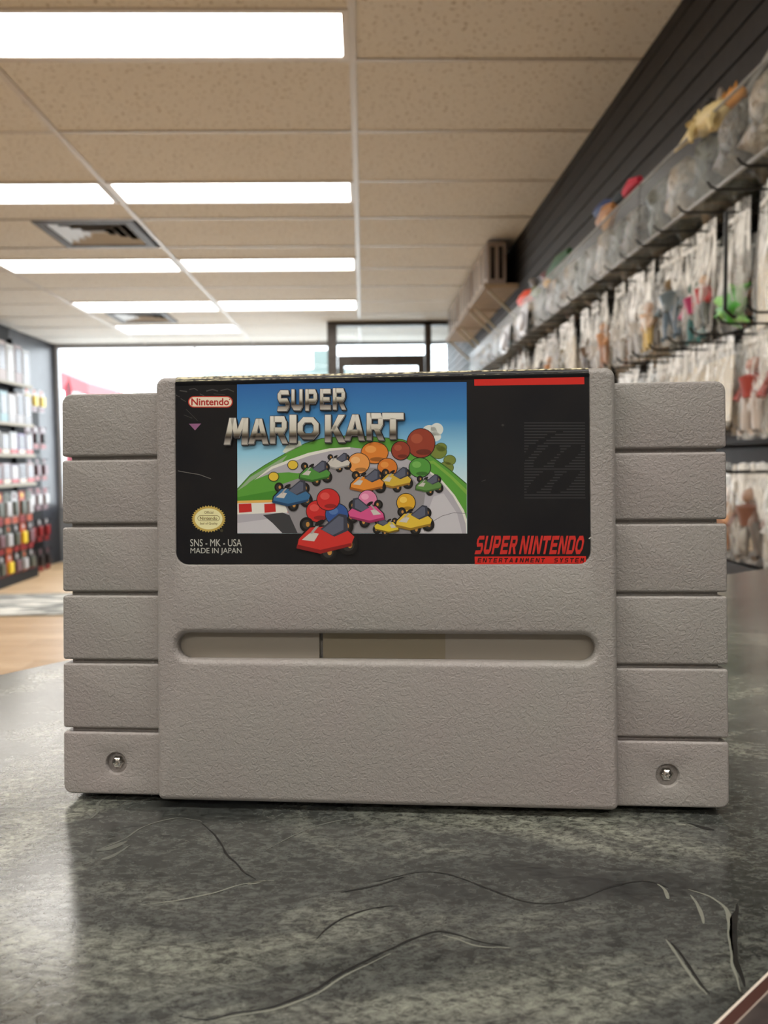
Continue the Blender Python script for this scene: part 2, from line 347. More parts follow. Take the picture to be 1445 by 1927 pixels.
# ============================================================ THE COUNTER
ZT = GZ-0.0692643-0.0015                                  # counter top
def slate():
    M = mat('slate_laminate', (0.1, 0.1, 0.1), 0.3, 0, 0.5); N, L, b = nodes(M)
    tc = N.new('ShaderNodeTexCoord'); mp = N.new('ShaderNodeMapping'); mp.inputs['Rotation'].default_value = (0, 0, -0.45); mp.inputs['Scale'].default_value = (0.8, 1.35, 1)
    L.new(tc.outputs['Object'], mp.inputs['Vector'])
    def nz(scale, detail, dist=0.0, rough=0.6):
        n = N.new('ShaderNodeTexNoise'); n.inputs['Scale'].default_value = scale; n.inputs['Detail'].default_value = detail
        n.inputs['Distortion'].default_value = dist; n.inputs['Roughness'].default_value = rough
        L.new(mp.outputs[0], n.inputs['Vector']); return n
    big = nz(15, 8, 0.7, 0.68)
    r = N.new('ShaderNodeValToRGB'); cr = r.color_ramp
    cr.elements[0].position = 0.36; cr.elements[0].color = (*srgb(34, 36, 36), 1)
    cr.elements[1].position = 0.70; cr.elements[1].color = (*srgb(120, 121, 111), 1)
    e = cr.elements.new(0.52); e.color = (*srgb(66, 68, 65), 1)
    L.new(big.outputs['Fac'], r.inputs[0])
    fine = nz(600, 4, 0.4, 0.8)
    fr = N.new('ShaderNodeValToRGB'); fr.color_ramp.elements[0].position = 0.38; fr.color_ramp.elements[1].position = 0.62
    fr.color_ramp.elements[0].color = (0.42, 0.42, 0.42, 1); fr.color_ramp.elements[1].color = (1.9, 1.9, 1.84, 1)
    L.new(fine.outputs['Fac'], fr.inputs[0])
    m1 = N.new('ShaderNodeMixRGB'); m1.blend_type = 'MULTIPLY'; m1.inputs[0].default_value = 1
    L.new(r.outputs[0], m1.inputs[1]); L.new(fr.outputs[0], m1.inputs[2])
    # thin natural veins: the zero line of a warped noise
    vn = nz(9, 5, 1.6, 0.55)
    s = N.new('ShaderNodeMath'); s.operation = 'SUBTRACT'; s.inputs[1].default_value = 0.5; L.new(vn.outputs['Fac'], s.inputs[0])
    a = N.new('ShaderNodeMath'); a.operation = 'ABSOLUTE'; L.new(s.outputs[0], a.inputs[0])
    mr = N.new('ShaderNodeMapRange'); mr.inputs['From Min'].default_value = 0.0; mr.inputs['From Max'].default_value = 0.007
    mr.inputs['To Min'].default_value = 0.5; mr.inputs['To Max'].default_value = 0.0; L.new(a.outputs[0], mr.inputs['Value'])
    m2 = N.new('ShaderNodeMixRGB'); m2.inputs[2].default_value = (*srgb(44, 44, 42), 1)
    L.new(mr.outputs[0], m2.inputs[0]); L.new(m1.outputs[0], m2.inputs[1]); L.new(m2.outputs[0], b.inputs['Base Color'])
    bp = N.new('ShaderNodeBump'); bp.inputs['Strength'].default_value = 0.22; bp.inputs['Distance'].default_value = 0.0001
    L.new(fine.outputs['Fac'], bp.inputs['Height']); L.new(bp.outputs[0], b.inputs['Normal'])
    b.inputs['Roughness'].default_value = 0.155; b.inputs['Specular IOR Level'].default_value = 1.0
    return M
slate_m = slate()
edge = [(-0.30, -0.70), (-0.26, -0.2), (-0.225, 0.05), (-0.185, 0.165), (-0.150, 0.232), (-0.1235, 0.2727), (-0.110, 0.2893), (-0.085, 0.312), (-0.04, 0.34), (0.04, 0.383), (0.13, 0.431), (0.2208, 0.4767), (0.2521, 0.4972), (0.42, 0.60), (0.52, 0.655), (0.52, -0.70)]
counter = tag(empty('counter', (0, 0, 0)), 'dark grey slate look counter with pale veins under the grey cartridge', 'counter')
def prism(pts, z0, z1, name, M, parent):
    n = len(pts); V = [(x, y, z0) for x, y in pts]+[(x, y, z1) for x, y in pts]
    F = [tuple(range(n, 2*n))[::-1], tuple(range(n))] + [(i, i+n, (i+1) % n+n, (i+1) % n) for i in range(n)]
    me = mesh(name, V, F, M); bm = bmesh.new(); bm.from_mesh(me); bmesh.ops.recalc_face_normals(bm, faces=bm.faces[:]); bm.to_mesh(me); bm.free()
    return link(name, me, parent)
prism(edge, ZT-0.032, ZT, 'worktop', slate_m, counter)
inn = [(x*0.86+0.02, y*0.86-0.04) for x, y in edge]
prism(inn, 0, ZT-0.032, 'base', mat('dark_counter_base', (0.04, 0.036, 0.034), 0.6), counter)
# printed veins of the laminate that can be told apart: pale and dark streaks, each with its own course
vein_l = mat('vein_pale', srgb(124, 125, 114), 0.32); vein_d = mat('vein_dark', srgb(28, 28, 27), 0.32); vein_m = mat('vein_mid', srgb(96, 97, 90), 0.32)
def vein(px, w, M, dz=0.00004):
    P = [Vector(atz(u, v, ZT+dz)) for u, v in px]
    Q = []
    for i in range(len(P)-1):                            # smooth the course with small wander
        p0, p1, p2, p3 = P[max(i-1, 0)], P[i], P[i+1], P[min(i+2, len(P)-1)]
        for k in range(6):
            t = k/6; q = 0.5*((2*p1)+(p2-p0)*t+(2*p0-5*p1+4*p2-p3)*t*t+(3*p1-p0-3*p2+p3)*t**3)
            q += Vector((noise.noise(q*220), noise.noise(q*220+Vector((7, 3, 1))), 0))*0.0005; q.z = ZT+dz; Q.append(q)
    Q.append(P[-1]); n = len(Q); V = []; F = []
    for i, q in enumerate(Q):
        t = (Q[min(i+1, n-1)]-Q[max(i-1, 0)]).normalized(); s = Vector((-t.y, t.x, 0))
        h = w*(math.sin(PI*i/(n-1))**0.6)*(0.65+0.6*noise.noise(q*300)) + 0.00004
        V += [q+s*h, q-s*h]
    F = [(2*i, 2*i+1, 2*i+3, 2*i+2) for i in range(n-1)]
    me = mesh('vein', V, F, M); bm = bmesh.new(); bm.from_mesh(me); bmesh.ops.recalc_face_normals(bm, faces=bm.faces[:])
    if bm.faces and bm.faces[0].normal.z < 0: bmesh.ops.reverse_faces(bm, faces=bm.faces[:])
    bm.to_mesh(me); bm.free(); link('vein', me, counter)
vein([(330, 1915), (395, 1918), (450, 1903), (520, 1893), (590, 1862), (660, 1822), (725, 1790), (790, 1762), (830, 1752), (880, 1768), (955, 1779)], 0.00028, vein_d)
vein([(395, 1923), (455, 1908), (525, 1898), (595, 1868), (665, 1828), (735, 1794)], 0.00016, vein_l, 0.00005)
vein([(835, 1760), (880, 1776), (920, 1783), (960, 1784)], 0.00018, vein_l, 0.00005)
vein([(375, 1548), (400, 1566), (425, 1602), (450, 1632), (482, 1655)], 0.00022, vein_d)
vein([(185, 1598), (230, 1580), (275, 1553), (330, 1540), (380, 1546)], 0.00030, vein_m)
vein([(270, 1702), (340, 1694), (400, 1680), (460, 1663), (515, 1657)], 0.00018, vein_l)
vein([(462, 1664), (480, 1661), (500, 1657)], 0.0005, vein_l)
vein([(170, 1541), (182, 1528), (186, 1512), (198, 1502)], 0.0004, vein_m)
vein([(180, 1600), (205, 1596), (240, 1582)], 0.0009, vein_m)
vein([(190, 1618), (215, 1610), (245, 1590)], 0.0006, vein_m)
vein([(1095, 1532), (1070, 1541), (1105, 1547), (1118, 1549)], 0.00016, vein_l)
vein([(700, 1660), (780, 1643), (840, 1644), (900, 1665), (960, 1688), (1020, 1700), (1090, 1690), (1150, 1668), (1210, 1658), (1260, 1672)], 0.00022, vein_d)
vein([(1236, 1664), (1250, 1674), (1258, 1692)], 0.0005, vein_l)
vein([(1300, 1684), (1312, 1702), (1318, 1722), (1324, 1738)], 0.0004, vein_l)
vein([(1296, 1674), (1340, 1690), (1372, 1722), (1376, 1770), (1383, 1820), (1394, 1866)], 0.00036, vein_l)
vein([(1386, 1700), (1384, 1730), (1382, 1770), (1390, 1815), (1402, 1858)], 0.0006, vein_d)
vein([(1250, 1765), (1275, 1800), (1300, 1840), (1330, 1872)], 0.00030, vein_l)
vein([(1258, 1768), (1285, 1802), (1310, 1842), (1336, 1870)], 0.0003, vein_d)
vein([(1270, 1550), (1282, 1551), (1290, 1553)], 0.0007, vein_l)
vein([(1290, 1548), (1320, 1556), (1345, 1562)], 0.0006, vein_d)
vein([(500, 1600), (580, 1560), (660, 1540), (740, 1533)], 0.00022, vein_m)
vein([(590, 1770), (640, 1732), (690, 1712), (740, 1704)], 0.00024, vein_d)
vein([(640, 1680), (700, 1668), (760, 1650)], 0.00026, vein_d)
vein([(5, 1890), (40, 1870), (75, 1838)], 0.0004, vein_m)

# small card in the near right corner
cd_m = [mat('card_cream', srgb(214, 202, 188), 0.5), mat('card_brown', srgb(70, 42, 36), 0.4), noisy('card_picture', srgb(40, 36, 36), srgb(84, 74, 70), 120, 0.4)]
c0, c1 = Vector(atz(1350, 1927, ZT)), Vector(atz(1445, 1835, ZT))
ax = (c1-c0).normalized(); ay = Vector((ax.y, -ax.x, 0))
card = tag(empty('trading_card', c0-ax*0.03), 'flat card with brown band and cream lines on the counter, bottom right corner', 'card')
card.rotation_euler = (0, 0, math.atan2(ax.y, ax.x)-PI/2)
# local: +y along the edge, +x into the card
MB().box(0, 0.063, 0, 0.088, 0.0, 0.0006, 0, 0.0002).build('card_sheet', cd_m[0], card)
MB().box(0.00045, 0.0625, 0.0008, 0.0872, 0.0006, 0.00064).build('border_band', cd_m[1], card)
MB().box(0.0018, 0.0605, 0.0027, 0.0853, 0.00064, 0.00067).build('pinstripe', mat('card_dull_cream', srgb(150, 136, 126), 0.5), card)
MB().box(0.00205, 0.0602, 0.003, 0.085, 0.00067, 0.0007).build('picture', cd_m[2], card)

# ============================================================ THE CARTRIDGE
# local frame: x across, z up, front of the wings at y = 0, front of the centre plate at y = -3 mm
OC = np.array([0.00340969, 0.16087832, -0.06926431])
ML = (Matrix.Rotation(-0.11145702, 3, 'Z') @ Matrix.Rotation(-0.06949818, 3, 'X'))
MN = np.array(ML)
def oncart(u, v, t):
    d = ray(u, v); n = MN[:, 1]; s = (n @ OC - t)/(n @ d); return (d*s-OC) @ MN
# the shell leans back a little on its rear bottom edge
cart = tag(empty('game_cartridge', (OC[0], OC[1], GZ+OC[2])), 'grey plastic game cartridge with ribbed sides and a black label, standing on the counter', 'game cartridge')
cart.rotation_euler = ML.to_euler()
def plastic():
    M = mat('grey_cartridge_plastic', srgb(178, 171, 164), 0.42, 0, 0.45); N, L, b = nodes(M)
    tc = N.new('ShaderNodeTexCoord')
    n = N.new('ShaderNodeTexNoise'); n.inputs['Scale'].default_value = 1450; n.inputs['Detail'].default_value = 2.0; n.inputs['Roughness'].default_value = 0.5; n.inputs['Distortion'].default_value = 0.9
    L.new(tc.outputs['Object'], n.inputs['Vector'])
    r = N.new('ShaderNodeValToRGB'); r.color_ramp.elements[0].position = 0.36; r.color_ramp.elements[1].position = 0.62
    L.new(n.outputs['Fac'], r.inputs[0])
    bp = N.new('ShaderNodeBump'); bp.inputs['Strength'].default_value = 0.7; bp.inputs['Distance'].default_value = 0.00009
    L.new(r.outputs[0], bp.inputs['Height']); L.new(bp.outputs[0], b.inputs['Normal'])
    big = N.new('ShaderNodeTexNoise'); big.inputs['Scale'].default_value = 40; L.new(tc.outputs['Object'], big.inputs['Vector'])
    c = N.new('ShaderNodeValToRGB'); c.color_ramp.elements[0].position = 0.35; c.color_ramp.elements[1].position = 0.7
    c.color_ramp.elements[0].color = (*srgb(154, 150, 144), 1); c.color_ramp.elements[1].color = (*srgb(156, 148, 144), 1)
    L.new(big.outputs['Fac'], c.inputs[0]); L.new(c.outputs[0], b.inputs['Base Color'])
    return M
plast = plastic()
plast_s = mat('grey_cartridge_plastic_smooth', srgb(158, 150, 138), 0.55, 0, 0.3)
mm = 0.001
def rr(x0, x1, z0, z1, r, n=6):
    """rounded rectangle, r = one radius or four (bl, br, tr, tl)"""
    R = r if isinstance(r, (list, tuple)) else (r,)*4; P = []
    for (cx, cz, sx, sz, a0), q in zip(((x0, z0, 1, 1, PI), (x1, z0, -1, 1, 1.5*PI), (x1, z1, -1, -1, 0), (x0, z1, 1, -1, 0.5*PI)), R):
        q = max(q, 1e-5)
        for k in range(n+1):
            a = a0+k*PI/2/n; P.append((cx+sx*q+q*math.cos(a), cz+sz*q+q*math.sin(a)))
    return P
def plate(name, M, outer, outer_prof, holes=(), parent=None, back=True):
    """outer(inset) -> loop; outer_prof [(inset, y)...] back to front; holes [(loop(expand), prof front to deep, floor)]"""
    bm = bmesh.new()
    def ring(loop, y): return [bm.verts.new((p[0], y, p[1])) for p in loop]
    def bridge(a, c):
        n = len(a)
        for i in range(n): bm.faces.new((a[i], a[(i+1) % n], c[(i+1) % n], c[i]))
    rings = [ring(outer(i), y) for i, y in outer_prof]
    for a, c in zip(rings, rings[1:]): bridge(a, c)
    if back: bm.faces.new(rings[0][::-1])
    rims = [rings[-1]]
    for loop, prof, flo in holes:
        hr = [ring(loop(e), y) for e, y in prof]
        for a, c in zip(hr, hr[1:]): bridge(c, a)
        if flo: bm.faces.new(hr[-1])
        rims.append(hr[0])
    if len(rims) == 1: bm.faces.new(rims[0])
    else:
        ed = []
        for r_ in rims:
            for i in range(len(r_)):
                e = bm.edges.get((r_[i], r_[(i+1) % len(r_)])) or bm.edges.new((r_[i], r_[(i+1) % len(r_)])); ed.append(e)
        bmesh.ops.triangle_fill(bm, use_beauty=True, use_dissolve=False, edges=ed)
    bmesh.ops.recalc_face_normals(bm, faces=bm.faces[:])
    me = bpy.data.meshes.new(name); bm.to_mesh(me); bm.free(); me.materials.append(M)
    me.polygons.foreach_set('use_smooth', [True]*len(me.polygons)); me.set_sharp_from_angle(angle=math.radians(32)); me.update()
    return link(name, me, parent)
def fillet(r, y_front, n=5): return [(r*(1-math.cos(PI/2*k/n)), y_front+r*(1-math.sin(PI/2*k/n))) for k in range(n+1)]
# rear shell
WZ, PZ = 84.2, 86.85
def so(i): return rr((-66.4+i)*mm, (66.4-i)*mm, (0.4+i)*mm, (WZ-0.4-i)*mm, 1.0*mm)
plate('shell', plast, lambda i: so(i/mm), [(0.001, 17*mm), (0, 16.2*mm), (0, 1.3*mm)], (), cart)
def po(i): return rr((-46.3+i)*mm, (46.3-i)*mm, (0.2+i)*mm, (PZ-0.3-i)*mm, 1.2*mm)
plate('shell_hump', plast, lambda i: po(i/mm), [(0.001, 17.6*mm), (0, 16.8*mm), (0, 2*mm)], (), cart)
# ribbed grips: six blocks on each side with open grooves between
gz = [0.0, 13.4, 27.8, 42.1, 56.45, 70.6, WZ]
screws = {-1: (-56.5, 6.5), 1: (56.2, 6.25)}
for sx in (-1, 1):
    for k in range(6):
        z0 = gz[k]+(0.42 if k else 0); z1 = gz[k+1]-(0.42 if k < 5 else 0)
        x0, x1 = (-68, -44.5) if sx < 0 else (44.5, 68)
        rs = 0.55; ro = 1.3
        R4 = [rs, rs, rs, rs]
        if k == 5: R4[3 if sx < 0 else 2] = 2.0
        if k == 0: R4[0 if sx < 0 else 1] = 1.8
        def lo(i, x0=x0, x1=x1, z0=z0, z1=z1, R4=R4):
            q = i/mm; return rr((x0+q)*mm, (x1-q)*mm, (z0+q)*mm, (z1-q)*mm, [max(r_-q, 0.04)*mm for r_ in R4], 4)
        fr = 0.5*mm
        holes = []
        if k == 0:
            hx, hz = screws[sx]
            def ho(e, hx=hx, hz=hz): return [(hx*mm+(2.25*mm+e)*math.cos(2*PI*j/28), hz*mm+(2.25*mm+e)*math.sin(2*PI*j/28)) for j in range(28)]
            holes = [(ho, [(0.3*mm, 0), (0.12*mm, 0.06*mm), (0.0, 0.28*mm), (-0.05*mm, 3.2*mm)], True)]
        plate('grip_block', plast, lo, [(0.5*mm, 16.5*mm), (0, 16*mm)] + fillet(fr, 0, 4), holes, cart)
# security screws deep in the two holes
steel = mat('screw_steel', (0.62, 0.60, 0.56), 0.22, 1.0)
screw_d = mat('screw_dark_flange', (0.05, 0.047, 0.043), 0.4, 0.8)
for sx in (-1, 1):
    hx, hz = screws[sx]; V = []; F = []
    prof = [(2.2, 3.4), (2.2, 2.7), (2.1, 2.55), (1.45, 2.5), (1.40, 2.3), (1.30, 1.9), (1.12, 1.2), (0.85, 0.95), (0.42, 0.85), (0.3, 1.05), (0.05, 1.1)]
    n = 24
    for i, (r_, y_) in enumerate(prof):
        for j in range(n):
            q = r_*(1+(0.10*math.cos(6*2*PI*j/n) if 4 <= i <= 8 else 0)); V.append(((hx+q*math.cos(2*PI*j/n))*mm, (y_-0.55)*mm, (hz+q*math.sin(2*PI*j/n))*mm))
    for i in range(len(prof)-1): F += [(i*n+j, i*n+(j+1) % n, (i+1)*n+(j+1) % n, (i+1)*n+j) for j in range(n)]
    F.append(tuple(range((len(prof)-1)*n, len(prof)*n)))
    link('screw', mesh('screw', V, F, [steel, screw_d], [1 if i < 4*n else 0 for i in range(len(F))], 35), cart)
# centre plate: rounded border, label recess, long slot with a soft rim
P_ = [oncart(u, v, 0.003)*1000 for u, v in ((330, 1192), (1122, 1245), (330, 1245), (1122, 1190))]
SX0, SX1, SZ0, SZ1 = -42.4, 42.0, 28.9, 34.3
LX0, LX1, LZ0, LZ1 = -42.3, 41.15, 48.3, 85.55
def cp(i): q = i/mm; return rr((-46.55+q)*mm, (46.15-q)*mm, (0+q)*mm, (PZ-q)*mm, [max(1.3-q, 0.05)*mm, max(1.3-q, 0.05)*mm, max(1.9-q, 0.05)*mm, max(1.9-q, 0.05)*mm], 6)
def sl(e): q = e/mm; return rr((SX0-q)*mm, (SX1+q)*mm, (SZ0-q)*mm, (SZ1+q)*mm, ((SZ1-SZ0)/2+q-0.02)*mm, 10)
def rec(e): q = e/mm; return rr((LX0-q)*mm, (LX1+q)*mm, (LZ0-q)*mm, (LZ1+q*0.3)*mm, [(2.6+q)*mm, (2.6+q)*mm, 0.2*mm, 0.2*mm], 8)
SR = 1.25*mm
slot_prof = [(SR-SR*math.sin(PI/2*k/6)+0, -3*mm+SR*(1-math.cos(PI/2*k/6))) for k in range(7)] + [(-0.02*mm, 0.2*mm)]
rec_prof = [(0.22*mm, -3*mm), (0.08*mm, -2.95*mm), (0.0, -2.85*mm), (0, -2.6*mm)]
plate('centre_plate', plast, cp, [(0.1*mm, 3*mm), (0, 2.5*mm)] + fillet(1.25*mm, -3*mm, 6), [(sl, slot_prof, False), (rec, rec_prof, True)], cart)
# stepped back wall seen inside the slot
bx1, bx2 = oncart(604, 1218, 0)[0], oncart(838, 1218, 0)[0]
plate('slot_wall', plast_s, lambda i: rr(SX0*mm-0.0005, bx1-0.0003, (SZ0-0.6)*mm, (SZ1+0.6)*mm, 0.1*mm, 2), [(0, 1.9*mm), (0, -0.2*mm)], (), cart)
plate('slot_wall', mat('slot_plastic_yellowed', srgb(146, 136, 116), 0.6, 0, 0.3), lambda i: rr(bx1+0.0004, bx2, (SZ0-0.6)*mm, (SZ1+0.6)*mm, 0.1*mm, 2), [(0, 1.9*mm), (0, 0.25*mm)], (), cart)
plate('slot_wall', plast_s, lambda i: rr(bx2, SX1*mm+0.0005, (SZ0-0.6)*mm, (SZ1+0.6)*mm, 0.1*mm, 2), [(0, 1.9*mm), (0, 0.1*mm)], (), cart)

# ---- label: a black glossy sheet in the recess whose top edge wraps over the plate
ink = noisy('label_black', (0.006, 0.0065, 0.009), (0.012, 0.0115, 0.012), 60, 0.30, 0.0, spec=0.3)
YL = -2.92*mm
lab_V, lab_F = [], []
lp = rr((LX0+0.12)*mm, (LX1-0.12)*mm, (LZ0+0.12)*mm, (LZ1-0.6)*mm, [2.5*mm, 2.5*mm, 1e-5, 1e-5], 8)
bm = bmesh.new(); vs = [bm.verts.new((x, YL, z)) for x, z in lp]; bm.faces.new(vs)
top = [v for v in vs if v.co.z > (LZ1-0.62)*mm]; top.sort(key=lambda v: v.co.x); a, c = top[0].co.x, top[-1].co.x
prev = [bm.verts.new((a+(c-a)*i/24, YL, (LZ1-0.6)*mm)) for i in range(25)]
arc = [(YL-0.14*mm, (LZ1-0.1)*mm)] + [(-1.75*mm-(1.25+0.10)*mm*math.cos(PI/2*k/7), (PZ-1.25)*mm+(1.25+0.10)*mm*math.sin(PI/2*k/7)) for k in range(8)] + [(2.4*mm, (PZ+0.10)*mm)]
for ya, za in arc:
    cur = [bm.verts.new((a+(c-a)*i/24, ya, za)) for i in range(25)]
    for i in range(24): bm.faces.new((prev[i], prev[i+1], cur[i+1], cur[i]))
    prev = cur
bmesh.ops.remove_doubles(bm, verts=bm.verts[:], dist=1e-7); bmesh.ops.recalc_face_normals(bm, faces=bm.faces[:])
me = bpy.data.meshes.new('label'); bm.to_mesh(me); bm.free(); me.materials.append(ink)
me.polygons.foreach_set('use_smooth', [True]*len(me.polygons)); me.set_sharp_from_angle(angle=math.radians(30))
label = link('label', me, cart); label['label'] = 'glossy black printed label with scratched worn upper left corner'

# print on the label: flat ink shapes, measured on the label plane
INK = {}
def ik(r, g, b_, rough=0.32):
    k = 'ink_%d_%d_%d' % (r, g, b_)
    if k not in INK: INK[k] = mat(k, srgb(r, g, b_), rough, 0, 0.4)
    return INK[k]
class Print:
    def __init__(s): s.V = []; s.F = []; s.mi = []; s.mats = []
    def m(s, M):
        if M not in s.mats: s.mats.append(M)
        return s.mats.index(M)
    def loc(s, u, v, layer):
        p = oncart(u, v, 0.00292); return (p[0], YL-(layer*0.006+0.012)*mm, p[2])
    def poly(s, pts, M, layer=0):
        tri = tessellate_polygon([[Vector((u, v, 0)) for u, v in pts]]); n = len(s.V)
        s.V += [s.loc(u, v, layer) for u, v in pts]
        for t in tri:
            a, b_, c = (pts[i] for i in t)
            cr = (b_[0]-a[0])*(c[1]-a[1])-(b_[1]-a[1])*(c[0]-a[0])
            t = t if cr < 0 else t[::-1]                # face the viewer
            s.F.append(tuple(i+n for i in t)); s.mi.append(s.m(M))
        return s
    def ell(s, cx, cy, rx, ry, M, layer=0, rot=0.0, n=24, a0=0, a1=2*PI):
        ca, sa = math.cos(rot), math.sin(rot)
        P = []
        for i in range(n+(0 if a1-a0 > 6.28 else 1)):
            t = a0+(a1-a0)*i/n; x, y_ = rx*math.cos(t), ry*math.sin(t); P.append((cx+x*ca-y_*sa, cy+x*sa+y_*ca))
        return s.poly(P, M, layer)
    def oval(s, cx, cy, rx, ry, M, line, lw=1.2, layer=0, rot=0.0, n=24):
        s.ell(cx, cy, rx+lw, ry+lw, line, layer, rot, n); return s.ell(cx, cy, rx, ry, M, layer+1, rot, n)
    def stroke(s, pts, w, M, layer=0):
        for (a, b_), (c, d) in zip(pts, pts[1:]):
            l = math.hypot(c-a, d-b_) or 1; nx, ny = -(d-b_)/l*w/2, (c-a)/l*w/2
            s.poly([(a+nx, b_+ny), (c+nx, d+ny), (c-nx, d-ny), (a-nx, b_-ny)], M, layer)
        return s
    def text(s, txt, quad, M, layer=0, bold=0.0):
        """built-in font, fitted into the four-cornered field tl, tr, br, bl"""
        cu = bpy.data.curves.new('t', 'FONT'); cu.body = txt; cu.offset = bold; cu.resolution_u = 4; cu.fill_mode = 'FRONT'
        o = bpy.data.objects.new('t', cu); C.objects.link(o); dg = bpy.context.evaluated_depsgraph_get(); me = bpy.data.meshes.new_from_object(o.evaluated_get(dg))
        bpy.data.objects.remove(o); bpy.data.curves.remove(cu)
        xs = [v.co.x for v in me.vertices]; ys = [v.co.y for v in me.vertices]; x0, x1, y0, y1 = min(xs), max(xs), min(ys), max(ys); n = len(s.V)
        (ax_, ay_), (bx_, by_), (cx_, cy_), (dx_, dy_) = quad
        for v in me.vertices:
            a, b_ = (v.co.x-x0)/(x1-x0), (v.co.y-y0)/(y1-y0)
            s.V.append(s.loc((1-b_)*((1-a)*ax_+a*bx_)+b_*0+(0)+((0)) if False else b_*((1-a)*ax_+a*bx_)+(1-b_)*((1-a)*dx_+a*cx_), b_*((1-a)*ay_+a*by_)+(1-b_)*((1-a)*dy_+a*cy_), layer))
        for p in me.polygons: s.F.append(tuple(i+n for i in p.vertices)); s.mi.append(s.m(M))
        bpy.data.meshes.remove(me); return s
    def build(s, name, lab=None):
        me = mesh(name, s.V, s.F, s.mats, s.mi); o = link(name, me, label)
        if lab: o['label'] = lab
        return o
# block letters on a 10 x 10 field
GL = {
 'M': [[(0, 0), (2.5, 0), (3.0, 10), (0.8, 10)], [(7.5, 0), (10, 0), (9.2, 10), (7.0, 10)], [(1.2, 10), (3.6, 10), (6, 2.6), (4.1, 2.6)], [(6.4, 10), (8.8, 10), (5.9, 2.6), (4.0, 2.6)]],
 'A': [[(0, 0), (2.7, 0), (5.8, 10), (3.6, 10)], [(7.3, 0), (10, 0), (6.6, 10), (4.4, 10)], [(2, 1.9), (8, 1.9), (7.4, 4.1), (2.6, 4.1)]],
 'R': [[(0.2, 0), (2.9, 0), (2.9, 10), (0.2, 10)], [(2, 7.9), (9.2, 7.9), (8, 10), (2, 10)], [(6.7, 5.4), (9.3, 5.6), (9.3, 8.2), (6.7, 8.2)], [(2, 3.9), (7.8, 3.9), (9.3, 5.8), (2, 5.9)], [(4.1, 4.3), (7.0, 4.3), (10, 0), (7.0, 0)]],
 'I': [[(2.4, 0), (7.6, 0), (7.6, 10), (2.4, 10)]],
 'O': [[(2.6, 0), (7.4, 0), (6.6, 2.4), (3.4, 2.4)], [(7.4, 0), (10, 2.9), (7.6, 3.7), (6.6, 2.4)], [(10, 2.9), (10, 7.1), (7.6, 6.3), (7.6, 3.7)], [(10, 7.1), (7.4, 10), (6.6, 7.6), (7.6, 6.3)],
       [(7.4, 10), (2.6, 10), (3.4, 7.6), (6.6, 7.6)], [(2.6, 10), (0, 7.1), (2.4, 6.3), (3.4, 7.6)], [(0, 7.1), (0, 2.9), (2.4, 3.7), (2.4, 6.3)], [(0, 2.9), (2.6, 0), (3.4, 2.4), (2.4, 3.7)]],
 'K': [[(0.2, 0), (3.0, 0), (3.0, 10), (0.2, 10)], [(2.6, 3.6), (5.2, 4.6), (9.9, 10), (6.7, 10)], [(3.4, 5.2), (5.4, 6.4), (10, 0), (6.8, 0)]],
 'T': [[(0, 7.5), (10, 7.5), (10, 10), (0, 10)], [(3.6, 0), (6.4, 0), (6.4, 8), (3.6, 8)]],
 'S': [[(1.6, 7.9), (9.6, 7.9), (9, 10), (2.4, 10)], [(0.3, 6.0), (2.9, 5.6), (2.9, 8.6), (2.4, 10), (0.3, 8.2)], [(0.3, 6.0), (1.8, 4.0), (9.7, 4.2), (8.2, 6.1)], [(7.1, 4.6), (9.7, 4.2), (9.7, 1.9), (8, 0), (7.1, 1.4)], [(0.2, 0), (8, 0), (8.4, 2.1), (0.8, 2.1)]],
 'U': [[(0.2, 1.9), (2.8, 2.4), (2.8, 10), (0.2, 10)], [(7.2, 2.4), (9.8, 1.9), (9.8, 10), (7.2, 10)], [(2.2, 0), (7.8, 0), (9.8, 1.9), (7.2, 2.5), (2.8, 2.5), (0.2, 1.9)]],
 'P': [[(0.2, 0), (2.9, 0), (2.9, 10), (0.2, 10)], [(2, 7.9), (9.4, 7.9), (8, 10), (2, 10)], [(6.8, 5.2), (9.5, 5.4), (9.5, 8.2), (6.8, 8.2)], [(2, 3.4), (7.8, 3.4), (9.5, 5.6), (2, 5.5)]],
 'E': [[(0.2, 0), (2.9, 0), (2.9, 10), (0.2, 10)], [(2, 7.8), (9.6, 7.8), (9.6, 10), (2, 10)], [(2, 4), (8.6, 4), (8.6, 6), (2, 6)], [(2, 0), (9.6, 0), (9.6, 2.2), (2, 2.2)]],
 'N': [[(0, 0), (2.6, 0), (2.6, 10), (0, 10)], [(7.4, 0), (10, 0), (10, 10), (7.4, 10)], [(0.4, 10), (3.0, 10), (9.6, 0), (7.0, 0)]],
 'D': [[(0.2, 0), (2.9, 0), (2.9, 10), (0.2, 10)], [(2, 0), (8, 0), (9.8, 2), (2, 2.2)], [(2, 7.8), (9.8, 8), (8, 10), (2, 10)], [(7.1, 1.6), (9.8, 2), (9.8, 8), (7.1, 8.4)]],
 'Y': [[(3.6, 0), (6.4, 0), (6.4, 5), (3.6, 5)], [(0, 10), (3, 10), (6.2, 4.6), (3.7, 4.0)], [(10, 10), (7, 10), (3.8, 4.6), (6.3, 4.0)]],
}
